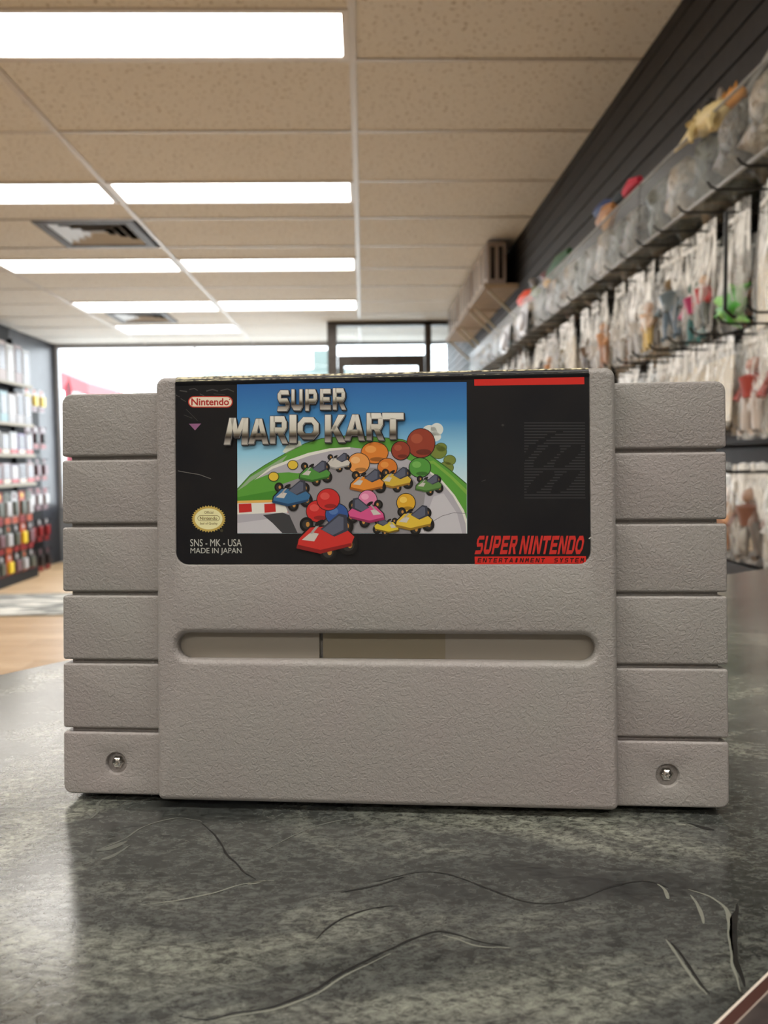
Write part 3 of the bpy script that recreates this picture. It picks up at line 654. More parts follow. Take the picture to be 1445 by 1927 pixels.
def glyph(pr, ch, quad, M, layer, grow=0.0, line=None):
    (ax_, ay_), (bx_, by_), (cx_, cy_), (dx_, dy_) = quad
    for pc in GL[ch]:
        P = []
        for gx, gy in pc:
            a, b_ = gx/10, gy/10
            P.append((b_*((1-a)*ax_+a*bx_)+(1-b_)*((1-a)*dx_+a*cx_), b_*((1-a)*ay_+a*by_)+(1-b_)*((1-a)*dy_+a*cy_)))
        if line:
            for k in range(8): pr.poly([(u+grow*math.cos(k*PI/4), v+grow*math.sin(k*PI/4)) for u, v in P], line, layer-1)
        pr.poly(P, M, layer)
def ramp_ink(name, stops, z0, z1):
    """print whose ink changes with height on the label"""
    M = mat(name, (0.5, 0.5, 0.5), 0.32, 0, 0.4); N, L, b = nodes(M)
    tc = N.new('ShaderNodeTexCoord'); sp = N.new('ShaderNodeSeparateXYZ'); L.new(tc.outputs['Object'], sp.inputs[0])
    mr = N.new('ShaderNodeMapRange'); mr.inputs['From Min'].default_value = z0; mr.inputs['From Max'].default_value = z1; L.new(sp.outputs['Z'], mr.inputs['Value'])
    r = N.new('ShaderNodeValToRGB'); els = r.color_ramp.elements
    els[0].position = stops[0][0]; els[0].color = (*srgb(*stops[0][1]), 1); els[1].position = stops[-1][0]; els[1].color = (*srgb(*stops[-1][1]), 1)
    for p, c in stops[1:-1]: els.new(p).color = (*srgb(*c), 1)
    L.new(mr.outputs[0], r.inputs[0]); L.new(r.outputs[0], b.inputs['Base Color']); return M
zz = lambda v, u=660: float(oncart(u, v, 0.00292)[2])
def c1(P): return [(x/3.284+300, y/3.285+680) for x, y in P]      # read off the enlarged left half of the label
def c2(P): return [(x/3.1413+720, y/3.1425+680) for x, y in P]    # ... and the right half
# -- picture panel: sky, hills, curved race track; plain karts and balls in place of the figures
sky = ramp_ink('ink_sky', [(0, (205, 230, 235)), (0.30, (150, 205, 228)), (0.62, (66, 138, 194)), (1, (44, 104, 170))], zz(905), zz(722))
g1, g2, g3 = ik(92, 158, 58), ik(70, 138, 44), ik(128, 176, 70)
road, roadl, wht, dk = ik(178, 174, 180), ik(200, 197, 200), ik(228, 226, 215), ik(26, 24, 24)
pa = Print()
pa.poly([(446, 722), (878, 719), (879, 1004), (447, 1004)], sky, 0)
for cx, cy, rx, ry in ((808, 812, 14, 12), (822, 808, 12, 12), (816, 822, 14, 9), (800, 818, 10, 8)): pa.ell(cx, cy, rx, ry, ik(222, 226, 218), 1)
pa.poly(c1([(760, 560), (800, 500), (870, 490), (885, 540), (800, 580)]), ik(214, 222, 205), 1)
pa.poly(c1([(482, 785), (560, 700), (650, 640), (790, 560), (900, 505), (1000, 475), (1150, 458), (1300, 462), (1500, 480), (1700, 560), (1700, 800), (482, 905)]), ik(60, 96, 44), 1)
pa.poly(c1([(482, 792), (560, 706), (650, 645), (790, 565), (900, 510), (1000, 480), (1150, 463), (1300, 467), (1500, 486), (1700, 566), (1700, 800), (482, 905)]), g1, 2)
pa.poly(c1([(482, 800), (560, 716), (690, 640), (790, 580), (760, 620), (640, 690), (560, 745), (482, 815)]), ik(150, 172, 140), 3)
pa.poly(c1([(585, 735), (700, 660), (800, 622), (930, 575), (1060, 545), (1180, 532), (1445, 560), (1600, 640), (1600, 1000), (900, 900), (880, 690), (700, 700)]), road, 3)
pa.poly(c1([(585, 735), (700, 664), (800, 628), (930, 583), (1060, 553), (1180, 540), (1180, 530), (1050, 538), (920, 566), (790, 612), (690, 652)]), wht, 4)
pa.poly(c1([(482, 800), (590, 732), (690, 692), (800, 686), (930, 700), (930, 860), (482, 866)]), g1, 4)
pa.poly(c1([(482, 840), (700, 800), (930, 790), (930, 862), (482, 866)]), g2, 5)
pa.poly(c1([(482, 862), (930, 850), (930, 876), (482, 882)]), ik(232, 180, 88), 6)
pa.poly(c1([(482, 876), (930, 866), (1445, 900), (1750, 1000), (1750, 1062), (482, 1062)]), road, 6)
pa.poly(c1([(482, 878), (930, 866), (930, 930), (482, 946)]), wht, 7)
for a, b_ in ((490, 568), (648, 716), (790, 850)): pa.poly(c1([(a, 882), (b_, 878), (b_+4, 930), (a+2, 936)]), ik(196, 44, 40), 8)
pa.poly(c1([(482, 1000), (700, 970), (800, 1062), (482, 1062)]), roadl, 7)
# right slope
for q, col in ((0, ik(58, 84, 40)), (2.2, ik(122, 136, 60))):
    for cx, cy, rx, ry in ((825, 850, 16, 14), (830, 842, 11, 9), (846, 866, 12, 10), (840, 880, 14, 12)): pa.ell(cx, cy, rx-q/2, ry-q/2, col, 2 if q == 0 else 3)
pa.poly(c2([(235, 545), (270, 545), (400, 640), (497, 722), (497, 1015), (100, 1015), (60, 800)]), ik(58, 100, 44), 4)
pa.poly(c2([(235, 551), (268, 550), (398, 646), (497, 730), (497, 1015), (100, 1015), (60, 800)]), g1, 5)
pa.poly(c2([(240, 600), (300, 606), (400, 690), (497, 790), (497, 760), (400, 668), (300, 586)]), g3, 6)
pa.poly(c2([(180, 640), (258, 636), (340, 690), (425, 790), (480, 880), (497, 935), (497, 1018), (60, 1018)]), wht, 6)
pa.poly(c2([(180, 645), (254, 645), (333, 700), (415, 796), (468, 890), (490, 960), (494, 1018), (60, 1018)]), road, 7)
pa.poly(c2([(300, 800), (360, 780), (440, 900), (470, 1018), (220, 1018)]), roadl, 8)
pa.stroke(c2([(245, 1005), (290, 950), (350, 915), (420, 895), (497, 900)]), 1.0, ik(110, 106, 110), 9)
pa.poly(c1([(640, 950), (760, 935), (900, 985), (900, 1062), (760, 1062), (700, 1000)]), ik(62, 62, 64), 8)
pa.poly([(520, 915), (620, 880), (760, 880), (800, 930), (790, 1003), (560, 1003)], ik(146, 142, 144), 9)
def kart(cx, cy, s, col, dark, L0, flip=1):
    k = lambda x, y_: (cx+flip*x*s, cy+y_*s)
    def wheel(x, y_, r):
        u, v = k(x, y_); pa.ell(u, v, r*s, r*s*1.05, ik(20, 19, 19), L0+2); pa.ell(u, v, r*s*0.62, r*s*0.66, ik(52, 50, 48), L0+3); pa.ell(u+flip*r*s*0.18, v, r*s*0.26, r*s*0.36, ik(196, 140, 66), L0+4)
    wheel(26, -14, 11); wheel(-24, -16, 9)
    pa.poly([k(-36, 2), k(-20, -14), k(24, -16), k(40, 0), k(36, 12), k(-6, 22), k(-38, 14)], dk, L0+4)
    pa.poly([k(-34, 3), k(-19, -12), k(23, -14), k(38, 0), k(34, 10), k(-6, 20), k(-36, 13)], col, L0+5)
    pa.poly([k(-36, 10), k(-6, 17), k(34, 8), k(34, 12), k(-6, 22), k(-37, 15)], dark, L0+6)
    pa.poly([k(-6, -10), k(18, -30), k(28, -28), k(30, -8), k(12, 0)], ik(58, 60, 72), L0+6)
    pa.poly([k(-4, -9), k(18, -27), k(24, -25), k(24, -9), k(10, -2)], ik(92, 96, 112), L0+7)
    pa.stroke([k(-18, -4), k(-8, -16)], 3*s, ik(170, 166, 160), L0+7); u, v = k(-7, -18); pa.ell(u, v, 7*s, 3*s, dk, L0+8, -0.5)
    pa.poly([k(-30, 4), k(-18, -6), k(-8, -4), k(-14, 6)], ik(206, 200, 190), L0+7)
    wheel(30, 10, 13); wheel(4, 20, 11)
def orb(cx, cy, rx, ry, c, hi, L0, rot=0.0):
    pa.oval(cx, cy, rx, ry, ik(*c), dk, 1.3, L0, rot); pa.ell(cx-rx*0.3, cy-ry*0.32, rx*0.42, ry*0.34, ik(*hi), L0+2, rot); pa.ell(cx+rx*0.2, cy+ry*0.62, rx*0.55, ry*0.2, ik(*[int(x*0.72) for x in c]), L0+2, rot)
# stand-ins: plain balls, tyres and small driverless karts in the picture's colours
orb(792, 834, 26, 27, (150, 62, 42), (172, 84, 58), 10); orb(754, 848, 17, 17, (150, 62, 42), (172, 84, 58), 13)
orb(705, 852, 25, 20, (222, 130, 48), (236, 158, 78), 10); orb(675, 872, 20, 19, (232, 156, 80), (242, 184, 120), 14)
orb(729, 880, 18, 17, (214, 122, 44), (230, 150, 70), 14)
orb(790, 880, 20, 18, (84, 152, 62), (120, 180, 88), 15)
kart(636, 870, 0.60, ik(206, 200, 190), ik(150, 146, 140), 14)
kart(744, 902, 0.78, ik(210, 176, 60), ik(150, 110, 40), 16)
kart(806, 912, 0.66, ik(96, 140, 70), ik(66, 100, 48), 17)
kart(690, 908, 0.85, ik(228, 142, 50), ik(160, 92, 30), 22); orb(764, 946, 17, 17, (220, 168, 44), (240, 200, 90), 24)
kart(778, 978, 0.92, ik(226, 190, 62), ik(150, 116, 36), 25); kart(728, 990, 0.62, ik(222, 196, 50), ik(120, 96, 30), 24, -1)
kart(592, 890, 0.78, ik(82, 146, 62), ik(52, 100, 40), 20)
kart(548, 932, 0.95, ik(60, 110, 150), ik(36, 70, 104), 24)
orb(692, 940, 17, 17, (222, 130, 166), (238, 164, 192), 30)
kart(690, 964, 0.92, ik(214, 84, 138), ik(150, 44, 90), 33, -1)
for u, v in ((515, 897), (551, 875)): pa.oval(u, v, 9, 8, ik(224, 190, 62), dk, 1.2, 12)
for k_, (u, v) in enumerate(((598, 962), (634, 968), (618, 940))): orb(u, v, 21, 20, (202, 44, 42) if k_ != 1 else (52, 86, 148), (222, 84, 76) if k_ != 1 else (84, 118, 172), 36+3*k_)
kart(612, 1010, 1.45, ik(204, 50, 44), ik(140, 28, 28), 46)
pa.build('picture_panel', 'colour picture of a race track with karts under a blue sky')
# -- title
chrome = [(0.0, (214, 208, 196)), (0.22, (150, 142, 132)), (0.34, (52, 44, 38)), (0.44, (118, 108, 92)), (0.56, (205, 200, 184)), (1.0, (232, 228, 216))]
ch1 = ramp_ink('ink_chrome_upper', chrome, zz(772), zz(734)); ch2 = ramp_ink('ink_chrome_lower', chrome, zz(838), zz(784))
c3 = lambda x, y_: (x/3.0104+400, y_/3.011+680)
ti = Print(); ol = ik(34, 32, 34); sh = ik(150, 148, 146)
def title(ch, x0, x1, yt, yb, M, sk=0, L0=60):
    q = [c3(x0+sk, yt), c3(x1+sk*0.6, yt), c3(x1-sk*0.3, yb), c3(x0-sk*0.3, yb)]
    glyph(ti, ch, [(u+1.2, v+1.4) for u, v in q], sh, L0-2, 1.9, ol); glyph(ti, ch, q, M, L0, 1.0, ik(96, 94, 94))
for ch, x0, x1, yt, yb, sk in (('S', 368, 436, 165, 282, 2), ('U', 448, 512, 160, 278, 0), ('P', 526, 596, 160, 280, 0), ('E', 610, 672, 158, 274, 0), ('R', 682, 756, 154, 274, 0)): title(ch, x0, x1, yt, yb, ch1, sk)
for ch, x0, x1, yt, yb, sk in (('M', 72, 205, 322, 472, 16), ('A', 206, 318, 326, 468, 2), ('R', 326, 428, 312, 466, 0), ('I', 420, 494, 304, 462, 0), ('O', 484, 602, 318, 440, 0), ('K', 636, 752, 304, 458, 0), ('A', 748, 862, 302, 448, 4), ('R', 872, 972, 294, 446, 0), ('T', 962, 1082, 293, 440, 0)): title(ch, x0, x1, yt, yb, ch2, sk)
ti.build('title_lettering', 'slanted chrome block letters')
# -- badge, triangle, seal, codes
bd = Print(); red, cream = ik(198, 58, 42), ik(238, 222, 198)
def pill(pr, x0, x1, y0, y1, M, layer):
    r = (y1-y0)/2; cy = (y0+y1)/2
    pr.poly([(x0+r+r*math.cos(PI/2+PI*i/10), cy+r*math.sin(PI/2+PI*i/10)) for i in range(11)] + [(x1-r+r*math.cos(-PI/2+PI*i/10), cy+r*math.sin(-PI/2+PI*i/10)) for i in range(11)], M, layer)
pill(bd, 354, 438, 745.5, 767, red, 0); pill(bd, 356, 436, 747.3, 765.2, cream, 1)
bd.text('Nintendo', [(360, 749.6), (431, 749.2), (431, 762.8), (360, 763.2)], ik(178, 40, 30), 2, 0.022)
bd.ell(432.3, 751.4, 1.3, 1.3, ik(178, 40, 30), 2, 0, 8)
bd.build('maker_badge', 'cream oval badge with red lettering')
tr = Print(); tr.poly([(355.5, 797.5), (378.5, 797), (367, 810)], ik(150, 98, 136)); tr.build('triangle_mark', 'mauve downward triangle')
se = Print(); gold = ik(196, 168, 84)
se.poly([(392.5+(32.5 if i % 2 == 0 else 29.5)*math.cos(2*PI*i/72), 976.5+(25.6 if i % 2 == 0 else 22.8)*math.sin(2*PI*i/72)) for i in range(72)], gold, 0)
se.ell(392.5, 976.5, 26.2, 19.8, ik(236, 230, 176), 1, 0, 40)
pill(se, 371.5, 413.5, 970, 980.5, ik(130, 112, 60), 2); pill(se, 372.5, 412.5, 971, 979.5, ik(236, 230, 176), 3)
br = ik(120, 100, 52)
se.text('Nintendo', [(376, 972.2), (409, 972.2), (409, 978.4), (376, 978.4)], br, 4, 0.02)
se.text('Official', [(384.5, 961.8), (401.5, 961.8), (401.5, 966.8), (384.5, 966.8)], br, 4, 0.005)
se.text('Seal of Quality', [(376, 983), (409.5, 983), (409.5, 988.4), (376, 988.4)], br, 4, 0.005)
se.ell(417, 998.5, 2.8, 2.8, ik(70, 66, 46), 1, 0, 10)
se.build('seal', 'gold scalloped oval seal')
cd = Print(); wi = ik(196, 196, 186)
cd.text('SNS - MK - USA', [(358, 1014.5), (454.5, 1014.5), (454.5, 1028), (358, 1028)], wi, 0, 0.0)
cd.text('MADE IN JAPAN', [(358.5, 1031), (454.5, 1031), (454.5, 1044.5), (358.5, 1044.5)], wi, 0, 0.0)
cd.build('code_lettering', 'small pale capitals in two lines')
# -- right: red bar, striped emblem, system name
r1 = ik(212, 40, 30)
rb = Print(); rb.poly([(892, 704), (1099, 701.5), (1099.5, 723), (892.5, 726)], r1); rb.build('red_bar', 'plain red bar along the top')
em = Print(); es = ik(52, 52, 54)
rowsE = {95: [(640, 1330)], 128: [(640, 1330)], 161: [(640, 1330)], 195: [(640, 1000), (1080, 1330)], 228: [(640, 900), (990, 1330)], 261: [(640, 870), (940, 1330)], 294: [(640, 800), (890, 1330)], 326: [(640, 770), (860, 1330)],
 358: [(640, 690), (790, 910), (1040, 1165), (1285, 1330)], 390: [(640, 680), (780, 880), (1050, 1120), (1285, 1330)], 422: [(640, 660), (750, 840), (1050, 1090), (1280, 1330)], 455: [(720, 810), (1010, 1050), (1250, 1330)], 488: [(690, 780), (980, 1030), (1220, 1330)],
 521: [(650, 755), (940, 1000), (1180, 1330)], 553: [(640, 745), (900, 985), (1150, 1330)], 586: [(640, 745), (860, 975), (1100, 1330)], 618: [(640, 1330)], 651: [(640, 850), (980, 1120), (1270, 1330)], 683: [(640, 810), (985, 1075), (1250, 1330)],
 716: [(640, 770), (965, 1045), (1225, 1330)], 748: [(640, 745), (930, 1015), (1205, 1330)], 781: [(640, 715), (900, 980), (1175, 1330)], 814: [(640, 690), (870, 960), (1150, 1330)], 847: [(640, 665), (830, 950), (1120, 1330)], 880: [(640, 670), (780, 940), (1050, 1330)], 912: [(640, 1330)], 945: [(640, 1335)]}
for yy, segs in rowsE.items():
    for a, b_ in segs:
        v = yy/6.02+780; em.poly([(a/6.02+880, v-1.0), (b_/6.02+880, v-1.0), (b_/6.02+880, v+1.0), (a/6.02+880, v+1.0)], es)
em.build('striped_emblem', 'faint square emblem of thin grey stripes')
sy = Print(); rl = ik(206, 48, 40)
wds = []; x_ = 894.5
for ch in 'SUPER NINTENDO':
    w_ = {' ': 4.5, 'I': 9.0}.get(ch, 15.85)
    if ch != ' ': wds.append((ch, x_, x_+w_))
    x_ += w_
for ch, x0, x1 in wds:
    x1 -= 1.6
    if ch == 'I': x0, x1 = x0-1.2, x1+1.2
    q = [(x0+4.5, 1008.5), (x1+4.5, 1008), (x1-2.0, 1042.5), (x0-2.0, 1043)]
    glyph(sy, ch, q, rl, 1)
sy.poly([(893, 1047.5), (1102.5, 1046.5), (1103, 1060.5), (893.5, 1062)], r1, 0)
sx_ = 898
for w, x0, x1 in (('ENTERTAINMENT', 898, 1027), ('SYSTEM', 1042, 1101)):
    st = (x1-x0)/len(w)
    for i, ch in enumerate(w):
        a = x0+i*st; glyph(sy, ch, [(a+1.6, 1050), (a+st*0.72+1.6, 1050), (a+st*0.72, 1058.5), (a, 1058.5)], ik(40, 12, 12), 2)
sy.build('system_lettering', 'tall slanted red capitals above a red strip')
# -- wear: scratches and rubbed spots, cream top edge of worn paper and painted glare
we = Print(); wc, wd = ik(128, 124, 118), ik(74, 72, 70)
we.stroke([(335, 886), (350, 889), (375, 893), (397, 901)], 1.0, wc)
for P, w in (([(338, 735), (352, 737)], 2.2), ([(356, 733), (366, 731), (372, 735)], 1.6), ([(388, 736), (400, 733), (410, 736)], 2.4), ([(415, 735), (428, 732), (440, 737)], 1.8), ([(340, 750), (350, 756)], 1.2), ([(346, 781), (362, 787)], 0.9), ([(350, 770), (372, 792)], 0.8), ([(376, 741), (384, 745)], 1.6), ([(402, 741), (424, 743)], 1.0), ([(330, 743), (338, 747)], 1.4)): we.stroke(P, w, wd)
we.ell(946, 800, 2.6, 2.2, ik(62, 60, 58)); we.stroke([(906, 906), (914, 903)], 0.9, wd); we.stroke([(1108, 1014), (1113, 1010)], 2.0, ik(190, 186, 176))
we.build('wear_marks', 'pale scratches and rubbed spots')['kind'] = 'stuff'
paper = noisy('worn_paper_and_glare', srgb(206, 196, 160), srgb(70, 62, 50), 900, 0.6, lo=0.42, hi=0.6)  # cream stands for bare paper and for glare on the curved edge
V = []; F = []
def wear_glare_strip(fa, fb, n=90):
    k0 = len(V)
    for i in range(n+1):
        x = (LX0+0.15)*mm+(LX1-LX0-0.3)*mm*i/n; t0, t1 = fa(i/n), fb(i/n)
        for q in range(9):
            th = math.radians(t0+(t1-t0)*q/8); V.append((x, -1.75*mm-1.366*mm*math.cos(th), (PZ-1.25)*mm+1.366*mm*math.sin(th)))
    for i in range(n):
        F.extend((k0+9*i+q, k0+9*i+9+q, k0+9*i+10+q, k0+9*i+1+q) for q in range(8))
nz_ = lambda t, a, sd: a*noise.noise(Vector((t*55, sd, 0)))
wear_glare_strip(lambda t: 28+16*min(1, t*1.3)+nz_(t, 7, 1), lambda t: 92)
wear_glare_strip(lambda t: 10+4*t+nz_(t, 6, 4), lambda t: 10+4*t+max(0.3, 9*(1-1.2*t)+nz_(t, 6, 9)))
o = link('worn_glare_edge', mesh('worn_glare_edge', V, F, paper, None, 180), label); o['label'] = 'yellowed worn paper edge with painted glare along the top'

# ============================================================ THE SHOP BEHIND
ORD = ['first', 'second', 'third', 'fourth', 'fifth', 'sixth', 'seventh', 'eighth', 'ninth', 'tenth', 'eleventh', 'twelfth', 'thirteenth', 'fourteenth', 'fifteenth', 'sixteenth', 'seventeenth',
       'eighteenth', 'nineteenth', 'twentieth', 'twenty-first', 'twenty-second', 'twenty-third', 'twenty-fourth', 'twenty-fifth', 'twenty-sixth', 'twenty-seventh', 'twenty-eighth', 'twenty-ninth', 'thirtieth', 'thirty-first', 'thirty-second']
rnd = random.Random(21)
# floor mat
mat_o = tag(empty('floor_mat', (-1.85, 6.5, 0)), 'grey floor mat with streaky white pattern on the wood floor at left', 'floor mat')
mm_ = noisy('mat_weave', srgb(120, 120, 116), srgb(226, 222, 212), 2.2, 0.9, stretch=(1.3, 5, 1), lo=0.46, hi=0.56, detail=1)
MB().box(-1.3, 1.3, -0.48, 0.48, 0, 0.008, 0, 0.003).build('pile', mm_, mat_o)
ef = mat('mat_edge', srgb(104, 100, 92), 0.8)
for y0, y1 in ((-0.5, -0.48), (0.48, 0.5)): MB().box(-1.3, 1.3, y0, y1, 0, 0.01).build('edge_binding', ef, mat_o)

# ---- small plain toys in the bags
def toy_mat(c): return mat('toy_%d_%d_%d' % c, srgb(*c), 0.45)
def figure(c_head, c_torso, c_legs, h=0.10):
    b = MB(); s = h/0.10
    b.ball((0, 0, 0.091*s), (0.010*s, 0.011*s, 0.0125*s), 8, 6, 0)
    b.tube([(0, 0, 0.048*s), (0, 0, 0.06*s), (0, 0, 0.075*s), (0, 0, 0.081*s)], [0.012*s, 0.014*s, 0.018*s, 0.006*s], 8, 1)
    for q in (-1, 1):
        b.tube([(0, q*0.016*s, 0.075*s), (0, q*0.026*s, 0.06*s), (-0.006*s, q*0.028*s, 0.046*s)], [0.006*s, 0.005*s, 0.0055*s], 6, 1)
        b.tube([(0, q*0.007*s, 0.052*s), (0, q*0.012*s, 0.026*s), (0, q*0.013*s, 0.004*s), (-0.008*s, q*0.014*s, 0.001*s)], [0.0085*s, 0.007*s, 0.006*s, 0.005*s], 6, 2)
    return b.me('toy', [toy_mat(c_head), toy_mat(c_torso), toy_mat(c_legs)], 60)
def leafy(c, h=0.09):
    b = MB(); R_ = random.Random(3)
    b.ball((0, 0, 0.035), (0.014, 0.04, 0.028), 10, 7, 0, 0.5)
    for i in range(11):
        a = 2*PI*i/11+R_.uniform(-.2, .2); l = R_.uniform(0.035, 0.062)
        b.tube([(0, 0, 0.035), (R_.uniform(-.012, .012), math.cos(a)*l*0.6, 0.035+math.sin(a)*l*0.55), (R_.uniform(-.016, .016), math.cos(a)*l, 0.035+math.sin(a)*l*0.75)], [0.012, 0.009, 0.002], 6, i % 2)
    return b.me('toy', [toy_mat(c), toy_mat((150, 214, 120))], 60)
def card_back(c, w, h): return MB().box(-0.001, 0.001, -w/2, w/2, 0, h).me('toy', toy_mat(c))
film_a = film('bag_film_clear', (0.93, 0.92, 0.86), 0.44); film_b = film('bag_film_milky', (0.93, 0.93, 0.90), 0.60)
zip_m = mat('zip_strip_white', (0.82, 0.81, 0.77), 0.35); hole_m = mat('header_white', (0.85, 0.84, 0.8), 0.5)
def bag_mesh(w, h, t, seed, M):
    R_ = random.Random(seed); ny, nz = 8, 10; V = []; F = []
    o = Vector((seed*3.1, seed*1.7, 0))
    for side in (-1, 1):
        for j in range(nz+1):
            for i in range(ny+1):
                a = i/ny*2-1; q = j/nz; z = 0.018-h*q
                ww = w/2*(0.80+0.20*min(1, q*2.5))*(1-0.10*max(0, q-0.8)/0.2*abs(a))
                bulge = t*(max(0, 1-a*a)**0.6)*(math.sin(PI*min(1, 0.04+q*0.96)**1.7)*1.0+0.03)
                n = noise.noise(Vector((a*2.2, q*3.0, side*5))+o); n2 = noise.noise(Vector((a*6, q*2.2, side*9))+o)
                edge_ = (i in (0, ny) or j in (0, nz))
                V.append((side*(bulge*(1+0.5*n)+0.0004)+(0 if edge_ else 0.010*n2*(0.3+q)), a*ww+0.004*n*(0 if edge_ else 1), z+(0.006*noise.noise(Vector((a*3, seed, 0))) if j == 0 else 0)))
    m_ = (ny+1)*(nz+1)
    for s_ in (0, 1):
        for j in range(nz):
            for i in range(ny):
                k = s_*m_+j*(ny+1)+i; f = (k, k+1, k+ny+2, k+ny+1); F.append(f if s_ else f[::-1])
    return mesh('bag_film', V, F, M, None, 179)
bagmeshes = {(M.name, k): bag_mesh(0.125, 0.235, 0.016, k+1, M) for M in (film_a, film_b) for k in range(5)}
zipme = MB().box(-0.0012, 0.0012, -0.046, 0.046, -0.016, -0.006).me('zip_strip', zip_m)
def toy_bag(x, y, z, lab, toy=None, M=None, k=None, sw=1.0, sh=1.0, yaw=None, group='clear toy bags hanging on the slatwall hooks', tz=-0.205, ty=0.0):
    M = M or film_a; k = rnd.randrange(5) if k is None else k
    r = tag(empty('toy_bag', (x, y, z), (rnd.uniform(-0.05, 0.05), rnd.uniform(-0.05, 0.05), rnd.uniform(-0.22, 0.22) if yaw is None else yaw)), lab, 'bag', group)
    f = link('bag_film', bagmeshes[(M.name, k)], r); f.scale = (1, sw, sh)
    zs = link('zip_strip', zipme, r); zs.scale = (1, sw, 1)
    if toy: link('toy', toy, r, (0, ty, tz*sh)).scale = (1.3, 1.55, 1.15)
    return r
T = {'green': leafy((70, 160, 50)), 'redskin': figure((214, 176, 140), (176, 36, 32), (70, 76, 66)), 'pinkteal': figure((40, 84, 68), (178, 56, 104), (44, 116, 116), 0.12),
     'greyblue': figure((112, 88, 44), (106, 122, 130), (74, 98, 116), 0.13), 'peach': figure((216, 176, 146), (222, 190, 160), (216, 178, 60), 0.11), 'tan': figure((190, 140, 96), (196, 140, 90), (170, 116, 74), 0.12),
     'white': figure((214, 210, 204), (206, 204, 200), (190, 190, 190), 0.11), 'brown': figure((120, 92, 66), (106, 84, 64), (70, 60, 52), 0.11), 'olive': figure((110, 112, 80), (130, 120, 90), (92, 96, 76), 0.1), 'dark': figure((70, 66, 62), (64, 62, 60), (52, 52, 54), 0.11),
     'purple': card_back((146, 116, 150), 0.085, 0.10), 'cream': card_back((216, 206, 184), 0.075, 0.12), 'blue': card_back((190, 206, 228), 0.022, 0.10), 'salmon': figure((190, 150, 136), (168, 70, 62), (200, 186, 174), 0.13), 'rust': figure((160, 130, 110), (124, 84, 70), (96, 88, 82), 0.12)}
hook_m = mat('hook_black_wire', (0.012, 0.012, 0.012), 0.4, 0.5)
def hook_mesh(l): return MB().tube([(0, 0, 0), (-l+0.015, 0, 0), (-l+0.004, 0, 0.004), (-l-0.004, 0, 0.014)], 0.0024, 6).box(-0.004, 0.0, -0.012, 0.012, -0.03, 0.03).me('peg_hook', hook_m, 40)
hk_long = hook_mesh(XR-0.004-0.662)
def hook(y, z, lab, group): return tag(link('peg_hook', hk_long, None, (XR-0.004, y, z)), lab, 'hook', group)

# upper row
HZ1 = GZ+0.503
ys = [1.43, 1.553, 1.697, 1.837, 1.955, 2.08] + [2.21+0.135*k for k in range(24)]
front = {0: ('big crinkled milky bag with cream card on the upper row at the right edge', 'cream', film_b, 1.25, 1.25),
 1: ('clear bag with the bright green leafy toy on the upper hook row', 'green', film_a, 1.15, 1.12), 2: ('clear bag with a red bodied figure on the upper hook row', 'redskin', film_a, 1.05, 1.05),
 3: ('clear bag with the pink and teal figure on the upper hook row', 'pinkteal', film_a, 1.1, 1.12), 4: ('clear bag with a grey blue figure beside the pink and teal one', 'greyblue', film_a, 1.0, 1.0),
 5: ('clear bag with a peach and yellow figure on the upper hook row', 'peach', film_a, 1.0, 1.05), 6: ('milky bag with a white figure left of the peach and yellow figure', 'white', film_b, 1, 1.05),
 8: ('clear bag with an orange tan figure, upper hook row, half way along', 'tan', film_a, 1.0, 1.05)}
keys = ['white', 'brown', 'cream', 'olive', 'blue', 'tan', 'dark', 'cream', 'white', 'brown']
for i, y in enumerate(ys):
    on = ORD[i]
    hook(y, HZ1, 'black peg hook of the upper row, %s from the right edge of the picture' % on, 'black peg hooks under the clear bins')
    x = 0.785+rnd.uniform(-0.008, 0.012)
    i_ = i-1
    if i_ in front: lb, tk, M, sw, sh = front[i_]
    else: lb, tk, M, sw, sh = 'front clear bag with a %s on the %s upper hook from the right edge' % ({'blue': 'blue card', 'cream': 'cream card'}.get(keys[i % 10], keys[i % 10]+' toy'), on), keys[i % 10], rnd.choice((film_a, film_b)), rnd.uniform(0.82, 1.0), rnd.uniform(0.85, 1.12)
    toy_bag(x, y, HZ1, lb, T[tk], M, None, sw, sh)
    nb = 3 if i < 6 else 2
    for q in range(nb):
        x += 0.055+rnd.uniform(0, 0.02)
        if x > 0.93: break
        tk = 'purple' if (i == 2 and q == 0) else rnd.choice(['white', 'cream', 'brown', 'olive', 'dark', 'cream', 'tan'])
        toy_bag(x, y, HZ1, '%s bag behind the front one on the %s upper hook from the right' % (('first', 'next', 'last')[q], on), T[tk], rnd.choice((film_a, film_b)), None, rnd.uniform(0.85, 1.15), rnd.uniform(0.9, 1.15))
# middle row
HZ2 = GZ+0.243
ys2 = [1.385, 1.50, 1.63, 1.745, 1.86, 1.98, 2.10, 2.22, 2.34, 2.46]
lab2 = {2: 'big clear bag with salmon red figure on the middle row at the right edge'}
for i, y in enumerate(ys2):
    on = ORD[i]; hook(y, HZ2, 'black peg hook of the middle row, %s from the right edge of the picture' % on, 'black peg hooks of the middle row')
    x = 0.785+rnd.uniform(-0.005, 0.01)
    toy_bag(x, y, HZ2, lab2.get(i, 'front bag on the %s middle hook from the right edge' % on), T['salmon'] if i < 3 else T[rnd.choice(['white', 'cream'])], film_a if i < 3 else film_b, None, 1.2 if i < 3 else 0.95, 0.97 if i < 3 else rnd.uniform(0.75, 0.9))
    for q in range(2):
        x += 0.055+rnd.uniform(0, 0.015)
        toy_bag(x, y, HZ2, '%s milky bag back on the %s middle hook from the right edge' % (('second', 'third')[q], on), T[rnd.choice(['white', 'cream', 'white'])], film_b, None, rnd.uniform(0.85, 1.05), rnd.uniform(0.75, 0.95))
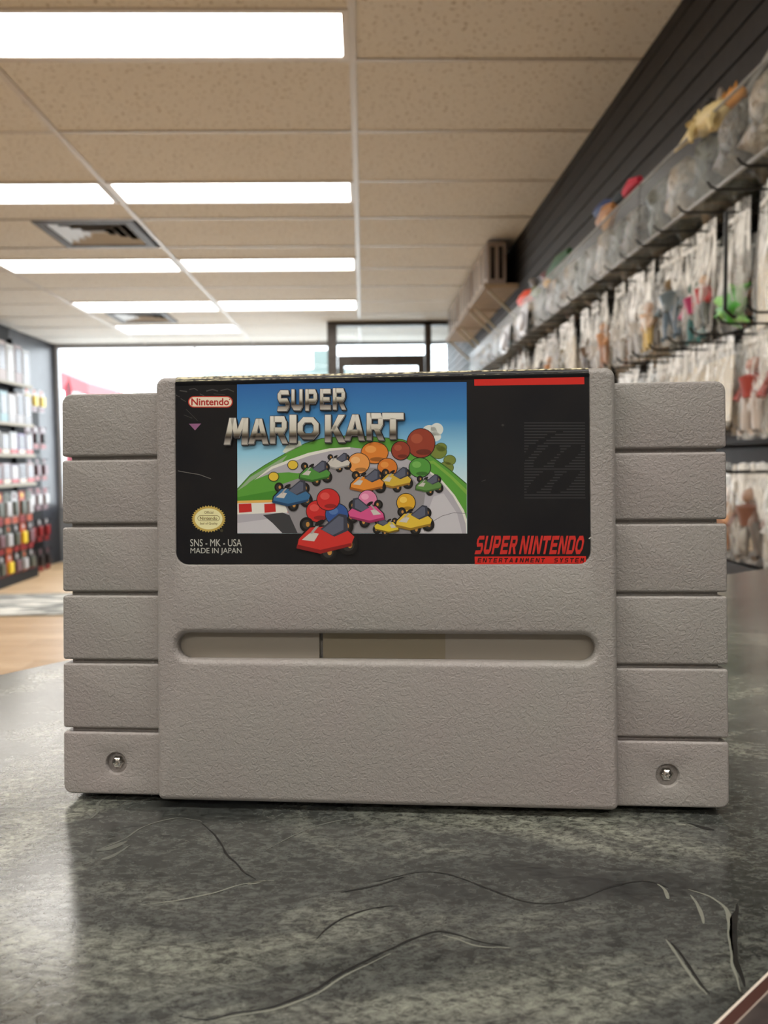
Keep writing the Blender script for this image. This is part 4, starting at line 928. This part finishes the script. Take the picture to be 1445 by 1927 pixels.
# lower row, seen right of the cartridge
HZ3 = GZ-0.032
for i, y in enumerate((1.49, 1.615, 1.74)):
    on = ORD[i]; hook(y, HZ3, 'black peg hook of the lower row, %s from the right edge of the picture' % on, 'black peg hooks of the lower row')
    toy_bag(0.78, y, HZ3, 'clear bag with %s on the lowest hooks' % ('pale blue card at the right edge', 'a rust brown figure beside the cartridge', 'tan figure half behind the cartridge')[i], T[('white', 'rust', 'tan')[i]], film_b if i == 0 else film_a, None, 1.1, 0.86)
    toy_bag(0.85, y, HZ3, 'second bag back on the %s lower hook from the right edge' % on, T['cream'], film_b, None, 1.1, 0.86)
# black wire loop between the near bags
wl = MB().tube([(0.75, 1.675, HZ1-0.006), (0.75, 1.675, GZ+0.30), (0.765, 1.672, GZ+0.285), (0.97, 1.672, GZ+0.272)], 0.0042, 6)
tag(wl.build('wire_divider', hook_m, smooth=40), 'black upright wire between the green toy bag and the red figure bag', 'wire')

# ---- clear bins above the hooks, full of crumpled bags
acr = glass('clear_acrylic', (0.94, 0.95, 0.94), 1.16, 0.3); acr_e = mat('acrylic_edge', (0.34, 0.34, 0.33), 0.3, 0, 0.5, 0.6)
binx = 0.752
crumple = [noisy('crumpled_bag_%d' % i, a, c, 26, 0.3, 0.9, 60, 0.02, 0.6) for i, (a, c) in enumerate([(srgb(40, 37, 32), srgb(118, 110, 96)), (srgb(58, 46, 40), srgb(128, 108, 96)), (srgb(38, 40, 34), srgb(100, 100, 86)), (srgb(68, 62, 54), srgb(170, 158, 140))])]
def crumpled(seed, s):
    b = MB(); b.ball((0, 0, 0), (0.080*s[0], 0.105*s[1], 0.080*s[2]), 16, 11, 0, 0.7)
    return b
for k in range(4):
    y0 = 1.05+k*1.16; y1 = y0+1.15
    r = tag(empty('acrylic_bin', (binx, y0, GZ+0.566)), ('clear acrylic bin on the dark slatwall with the tan spiky toy, nearest the camera', 'clear acrylic bin second from the camera, blue and red toys on its rim',
        'clear acrylic bin third from the camera, bright orange toy on its rim', 'clear acrylic bin farthest from the camera, below the boxes on the wall shelf')[k], 'bin', 'clear bins on the slatwall')
    D = XR-0.004-binx
    MB().box(0, 0.004, 0, y1-y0, 0, 0.158, 0, 0.001).build('front_panel', acr, r)
    MB().box(-0.001, 0.005, 0, y1-y0, 0.158, 0.163).build('rim', acr_e, r)
    MB().box(-0.001, 0.006, 0, y1-y0, -0.006, 0.0).build('front_edge', acr_e, r)
    MB().box(0.006, D, 0, y1-y0, -0.004, 0.0).build('bottom_panel', acr, r)
    for yy in (0, y1-y0-0.004): MB().box(0.004, D, yy, yy+0.004, 0, 0.158).build('end_panel', acr, r)
    for j in range(8):
        yy = y0+0.09+j*0.138; i = k*8+j
        s_ = (0.95, rnd.uniform(0.8, 1.0), rnd.uniform(0.85, 1.05))
        o = crumpled(i, s_).build('crumpled_bag', crumple[(1, 0, 2, 3, 0, 2, 3, 2)[(j+k) % 8]], None, (binx+0.086, yy, GZ+0.566+0.084*s_[2]), (0, 0, 0), 179)
        tag(o, 'crumpled clear bag in the %s acrylic bin, %s from its near end' % (('nearest', 'second', 'third', 'farthest')[k], ORD[j]), 'bag', 'crumpled bags in the clear bins')
        o.data.vertices.foreach_set('co', [c_ for v in o.data.vertices for c_ in (v.co*(1+0.16*noise.noise(v.co*38+Vector((i*5, 0, 0)))))])
def spiky(name, loc, c, lab, s=1.0, rot=(0, 0, 0)):
    R_ = random.Random(5); b = MB()
    b.ball((0, 0, 0), (0.028*s, 0.075*s, 0.034*s), 12, 8, 0, 0.3)
    b.tube([(0, 0.06*s, 0.0), (0, 0.11*s, -0.012*s), (0, 0.17*s, -0.03*s)], [0.02*s, 0.011*s, 0.002*s], 8)
    b.ball((0, -0.085*s, 0.018*s), (0.02*s, 0.032*s, 0.022*s), 10, 7, 1)
    for i in range(9):
        yy = (-0.07+0.024*i)*s; b.tube([(0, yy, 0.02*s), (R_.uniform(-.006, .006), yy+0.01*s, (0.062-0.003*i)*s)], [0.011*s, 0.001], 6, 0 if i > 2 else 1)
    for q in (-1, 1):
        for yy in (-0.045, 0.045): b.tube([(q*0.018*s, yy*s, -0.01*s), (q*0.03*s, (yy-0.012)*s, -0.035*s), (q*0.03*s, (yy-0.03)*s, -0.058*s)], [0.013*s, 0.009*s, 0.005*s], 6)
    return tag(b.build(name, [toy_mat(c), toy_mat((206, 140, 60))], None, loc, rot, 50), lab, 'toy')
p = atx(1392, 262, 0.72); spiky('spiky_toy', (0.775, 1.80, GZ+0.735), (214, 194, 140), 'tan spiky creature toy with an orange head lying in the nearest clear bin', 0.95, (0.1, 0.25, 0.12))
def rods(name, loc, items, lab):
    b = MB(); ms = []; g = 1.45
    for (p0, p1, r_, c) in items:
        p0 = [q*(1.1 if i_ else 1) for i_, q in enumerate(p0)]; r_ *= g
        ms.append(toy_mat(c)); mid = [(p0[i]+p1[i])/2+(0.006 if i == 2 else 0) for i in range(3)]
        b.tube([p0, mid, p1], [r_*0.8, r_, r_*0.5], 7, len(ms)-1)
    return tag(b.build(name, ms, None, loc, (0, 0, 0), 50), lab, 'toy')
p = atx(1165, 378, 0.80)
rods('toy_blaster', p, [((-0.02, 0.14, 0.008), (0, 0.02, 0.0), 0.017, (34, 60, 110)), ((0, 0.04, 0), (0.01, -0.05, 0.012), 0.016, (46, 58, 66)), ((0.01, -0.03, 0.01), (0.02, -0.13, 0.022), 0.014, (206, 50, 76))], 'blue and red toy lying across the rim of the second clear bin')
p = atx(1150, 402, 0.79); rods('toy_creature', (p[0], p[1], p[2]), [((0, 0.09, 0), (0, -0.04, 0.012), 0.02, (176, 122, 70)), ((0, 0.0, 0.0), (0, 0.05, -0.04), 0.016, (196, 148, 96))], 'orange brown toy arm on the rim of the second clear bin under the blue toy')
p = atx(1006, 530, 0.79); rods('toy_gun', p, [((0.02, 0.14, 0.03), (0, -0.02, -0.03), 0.014, (120, 116, 116)), ((-0.02, 0.16, -0.05), (0, -0.03, -0.065), 0.026, (236, 74, 36)), ((0, 0.0, -0.05), (0, -0.1, -0.07), 0.02, (120, 136, 84))], 'bright orange and grey toy sticking up over the third clear bin')
p = atx(1034, 525, 0.80); rods('toy_plane', p, [((0, 0.04, 0), (0, -0.02, -0.04), 0.018, (236, 170, 44)), ((0, 0.1, 0.03), (0, 0.0, 0.0), 0.016, (96, 34, 40)), ((0, -0.02, 0.01), (0.02, -0.26, 0.05), 0.02, (52, 98, 62))], 'yellow, maroon and green toy on the rim of the third clear bin')
p = atx(1060, 545, 0.80); tag(MB().ball((0, 0, 0), (0.03, 0.17, 0.03), 12, 8, 0, 0.15).build('toy_shell', toy_mat((188, 142, 86)), None, (0.79, p[1], p[2]+0.02), (0, 0, 0), 179), 'tan oval toy lying on top of the third clear bin', 'toy')
p = atx(1345, 215, 0.84); rods('toy_figure', p, [((0, 0.03, 0.02), (0, -0.02, -0.04), 0.022, (26, 26, 26)), ((0, 0.05, -0.04), (0, 0.03, 0.05), 0.012, (44, 44, 42)), ((0, -0.03, 0), (0, -0.03, 0.045), 0.007, (150, 140, 130))], 'small black toy standing on the rim of the nearest clear bin')
p = atx(1425, 150, 0.84); rods('toy_hammer', p, [((0, 0.1, -0.06), (0, -0.06, 0.03), 0.010, (150, 146, 138)), ((0, 0.1, -0.08), (0, -0.04, -0.02), 0.016, (30, 30, 30))], 'grey and black toy handle on the bin rim at the top right edge')
# sheets of bluish blister wrap stuck on the far bin
for u, v, lb in ((985, 603, 'bluish clear blister pack leaning on the far clear bin, nearer one'), (952, 640, 'bluish clear blister pack leaning on the far clear bin, farther one')):
    p = atx(u, v, 0.735); b = MB(); b.box(-0.003, 0.0, -0.09, 0.09, -0.07, 0.07).ball((-0.012, 0, -0.005), (0.016, 0.06, 0.045), 10, 6)
    tag(b.build('blister_pack', mat('blister_blue_white', (0.78, 0.82, 0.9), 0.25), None, p, (0, 0.1, 0), 40), lb, 'pack', 'blister packs on the far bin')

# ---- wall shelf with boxes near the ceiling, far right
shelf_m = noisy('shelf_tan_board', srgb(176, 152, 122), srgb(190, 166, 136), 12, 0.6)
carton = [mat('carton_%d' % i, srgb(*c), 0.5) for i, c in enumerate([(186, 170, 156), (170, 154, 142), (196, 182, 168), (160, 146, 138)])]
winm = mat('box_window_dark', srgb(40, 32, 32), 0.15, 0, 0.6); bandm = mat('box_band', srgb(186, 170, 156), 0.5)
bn = 0
for k in range(3):
    y0 = 5.06+k*0.80; zs = GZ+1.055
    r = tag(empty('wall_shelf', (0.775, y0, zs)), 'tan wall shelf under the ceiling at far right, %s section from the camera' % ('nearest', 'middle', 'farthest')[k], 'shelf', 'wall shelf sections near the ceiling')
    MB().box(0, XR-0.004-0.775, 0, 0.74, 0, 0.022, 0, 0.002).build('board', shelf_m, r)
    MB().box(-0.012, 0, 0, 0.74, -0.004, 0.03, 0, 0.002).build('front_lip', mat('shelf_lip', srgb(150, 130, 106), 0.5), r)
    for yy in (0.06, 0.66): MB().tube([(0.02, yy, -0.004), (0.19, yy, -0.17)], 0.009, 6).build('bracket', mat('bracket_cream', srgb(190, 178, 150), 0.5), r)
    for j in range(4):
        yy = y0+0.012+j*0.182; w_, h_, d_ = 0.172, rnd.uniform(0.245, 0.268), 0.115
        q = tag(empty('display_box', (0.785, yy, zs+0.0225)), 'brown window box on the high wall shelf, %s from the camera' % ORD[bn], 'box', 'window boxes on the high wall shelf'); bn += 1
        c_ = carton[rnd.randrange(4)]
        MB().box(0, d_, 0, w_, 0, h_, 0, 0.002).build('carton', c_, q)
        MB().box(-0.0015, 0, 0.05, w_-0.05, 0.05, h_-0.03).build('window', winm, q)
        for a_ in (0.018, 0.068): MB().box(a_, a_+0.028, -0.0015, 0, 0.03, h_-0.03).build('side_print', winm, q)
        MB().box(-0.0015, 0, 0.01, w_-0.01, 0.01, 0.04).build('band', bandm, q)

# ---- left wall: shelving unit with boxed toys above hanging packs
un_m = mat('unit_dark_metal', (0.010, 0.010, 0.011), 0.6, 0, 0.25); lip_m = mat('unit_price_rail', srgb(150, 142, 124), 0.5)
FX = -3.275; UY0, UY1 = 6.30, 8.20
unit = tag(empty('shelving_unit', (XL+0.005, UY0, 0)), 'black shelving unit with cream shelf edges against the left wall', 'shelving unit')
D = FX-XL-0.005
MB().box(0, 0.012, 0, UY1-UY0, 0, 2.46).build('back_panel', un_m, unit)
MB().box(0.012, D-0.01, 0, UY1-UY0, 0, 0.09).build('base_deck', un_m, unit)
for yy in (0, UY1-UY0-0.02): MB().box(0.012, 0.045, yy, yy+0.02, 0.09, 2.36).build('upright', un_m, unit)
SHZ = [GZ+0.775, GZ+0.392, GZ+0.098, GZ-0.180]
for z in SHZ:
    MB().box(0.012, D, 0.005, UY1-UY0-0.005, z-0.022, z).build('shelf', un_m, unit)
    MB().box(D, D+0.006, 0.005, UY1-UY0-0.005, z-0.026, z+0.003).build('price_rail', lip_m, unit)
clear_box = mat('clear_box_plastic', (0.80, 0.83, 0.86), 0.15, 0, 0.6, 0.55)
palette = [[(171, 171, 171), (152, 156, 161), (164, 148, 145), (177, 177, 176), (140, 120, 120), (160, 161, 163)],
           [(152, 148, 152), (140, 142, 147), (120, 156, 166), (156, 153, 156), (150, 145, 148), (136, 137, 142)],
           [(96, 128, 156), (140, 136, 132), (120, 116, 110), (142, 147, 152), (112, 96, 140), (120, 112, 112)],
           [(156, 128, 120), (120, 67, 67), (145, 134, 140), (120, 112, 128), (140, 142, 152), (134, 104, 96)]]
CN = [['white', 'pale blue grey', 'pale pink', 'white', 'dusky pink', 'pale grey'], ['mauve grey', 'grey', 'light cyan', 'mauve grey', 'grey', 'blue grey'], ['blue', 'beige grey', 'olive grey', 'pale grey', 'purple', 'brown grey'], ['salmon', 'dark red', 'mauve', 'violet grey', 'pale blue grey', 'brown pink']]
HB = [0.37, 0.30, 0.215, 0.205]
for si, z in enumerate(SHZ):
    for j in range(10):
        yy = UY1-0.095-j*0.178; ci = (5-j) % 6; c_ = palette[si][ci]; h_ = HB[si]*rnd.uniform(0.88, 1.0)
        q = tag(empty('boxed_toy', (FX-0.14, yy, z)), '%s boxed toy, %s shelf of the left unit, %s from the window' % (CN[si][ci], ('top', 'second', 'third', 'fourth')[si], ORD[j]), 'box', 'boxed toys on the left shelving unit')
        MB().box(-0.05, 0.13, -0.08, 0.08, 0, h_, 0, 0.003).build('carton', mat('box_%d_%d_%d' % c_, srgb(*c_), 0.4), q)
        MB().box(0.13, 0.132, -0.062, 0.062, h_*0.28, h_*0.9).build('window', mat('box_window_%d' % (j % 3), srgb(*((120, 120, 128), (62, 60, 68), (160, 158, 158))[(j+si) % 3]), 0.2), q)
        if si >= 2: MB().box(0.13, 0.132, -0.075, 0.075, 0.01, h_*0.22).build('band', mat('box_band_%d' % (j % 2), srgb(*((190, 50, 50), (214, 196, 180))[j % 2]), 0.4), q)
        if si >= 1: MB().box(-0.02, 0.12, -0.0815, -0.08, h_*0.25, h_*0.85).build('side_print', mat('side_print_%d' % si, srgb(*((200, 200, 204), (150, 150, 160), (180, 140, 140))[si-1]), 0.3), q)
pk_red = mat('pack_red', srgb(132, 26, 28), 0.4); pk_dark = mat('pack_dark', srgb(38, 32, 34), 0.4); pk_or = mat('pack_orange', srgb(176, 72, 36), 0.4); pk_wh = mat('pack_white', srgb(180, 180, 184), 0.3); pk_gr = mat('pack_green', srgb(84, 88, 78), 0.4); pk_ye = mat('pack_yellow', srgb(226, 196, 50), 0.4); pk_pk = mat('pack_pink', srgb(116, 86, 94), 0.4)
def pack(x, y, z, w, h, mats, lab, group):
    q = tag(empty('blister_card', (x, y, z)), lab, 'pack', group)
    MB().box(-0.002, 0.002, -w/2, w/2, -h, 0, 0, 0.001).build('backing_card', mats[0], q)
    MB().box(0.002, 0.003, -w/2+0.004, w/2-0.004, -h+0.004, -h*0.78).build('lower_band', mats[1], q)
    MB().box(0.002, 0.03, -w*0.33, w*0.33, -h*0.74, -h*0.30, 0, 0.008).build('blister', mats[2], q)
    MB().ball((0.004, 0, -h*0.13), (0.004, w*0.20, w*0.20), 10, 6).build('round_badge', mats[3], q, smooth=60)
    MB().tube([(0.05, 0, -0.012), (XL+0.017-x, 0, -0.012)], 0.003, 5).build('hanger', hook_m, q)
for ri, (zt_, h_) in enumerate(((GZ-0.255, 0.30), (GZ-0.565, 0.26), (GZ-0.835, 0.235))):
    for j in range(9):
        yy = UY1-0.12-j*0.165
        ms = [(pk_dark, pk_red, pk_gr, pk_wh), (pk_gr, pk_or, pk_wh, pk_or), (pk_dark, pk_red, pk_pk, pk_wh), (pk_or, pk_red, pk_ye, pk_wh)][(j+ri*2) % 4] if ri else [(pk_gr, pk_or, pk_wh, pk_gr), (pk_or, pk_red, pk_gr, pk_ye), (pk_wh, pk_or, pk_gr, pk_pk)][j % 3]
        pack(FX-0.03, yy, zt_, 0.13, h_, ms, 'carded toy in the %s hanging row of the left unit, %s from the window end' % (('upper', 'middle', 'lowest')[ri], ORD[j]), 'carded toys hanging low on the left unit')
# narrow hanging column between the unit and the bare wall
side = tag(empty('hanging_panel', (XL+0.002, 8.24, 0)), 'narrow dark hanging panel between shelving unit and pale blue grey wall', 'panel')
MB().box(0, 0.02, 0, 0.62, 0.12, GZ+0.62).build('board', un_m, side)
for z in (0.4, 1.2): MB().box(0.02, 0.03, 0, 0.62, z, z+0.03).build('rail', hook_m, side)
for ri, v in enumerate((728, 798, 858, 914, 974, 1030)):
    for j in range(3):
        yy = 8.36+j*0.19; z = GZ+(866-v)/1525*8.4+0.02
        ms = [(pk_wh, pk_pk, pk_ye, pk_or), (pk_pk, pk_red, pk_dark, pk_wh), (pk_dark, pk_red, pk_pk, pk_pk), (pk_pk, pk_pk, pk_wh, pk_red), (pk_dark, pk_red, pk_red, pk_wh), (pk_dark, pk_red, pk_dark, pk_pk)][ri]
        pack(XL+0.10, yy, z, 0.14, 0.235, ms, 'carded toy on the narrow left panel, %s row down, %s from the unit' % (ORD[ri], ORD[j]), 'carded toys on the narrow panel')
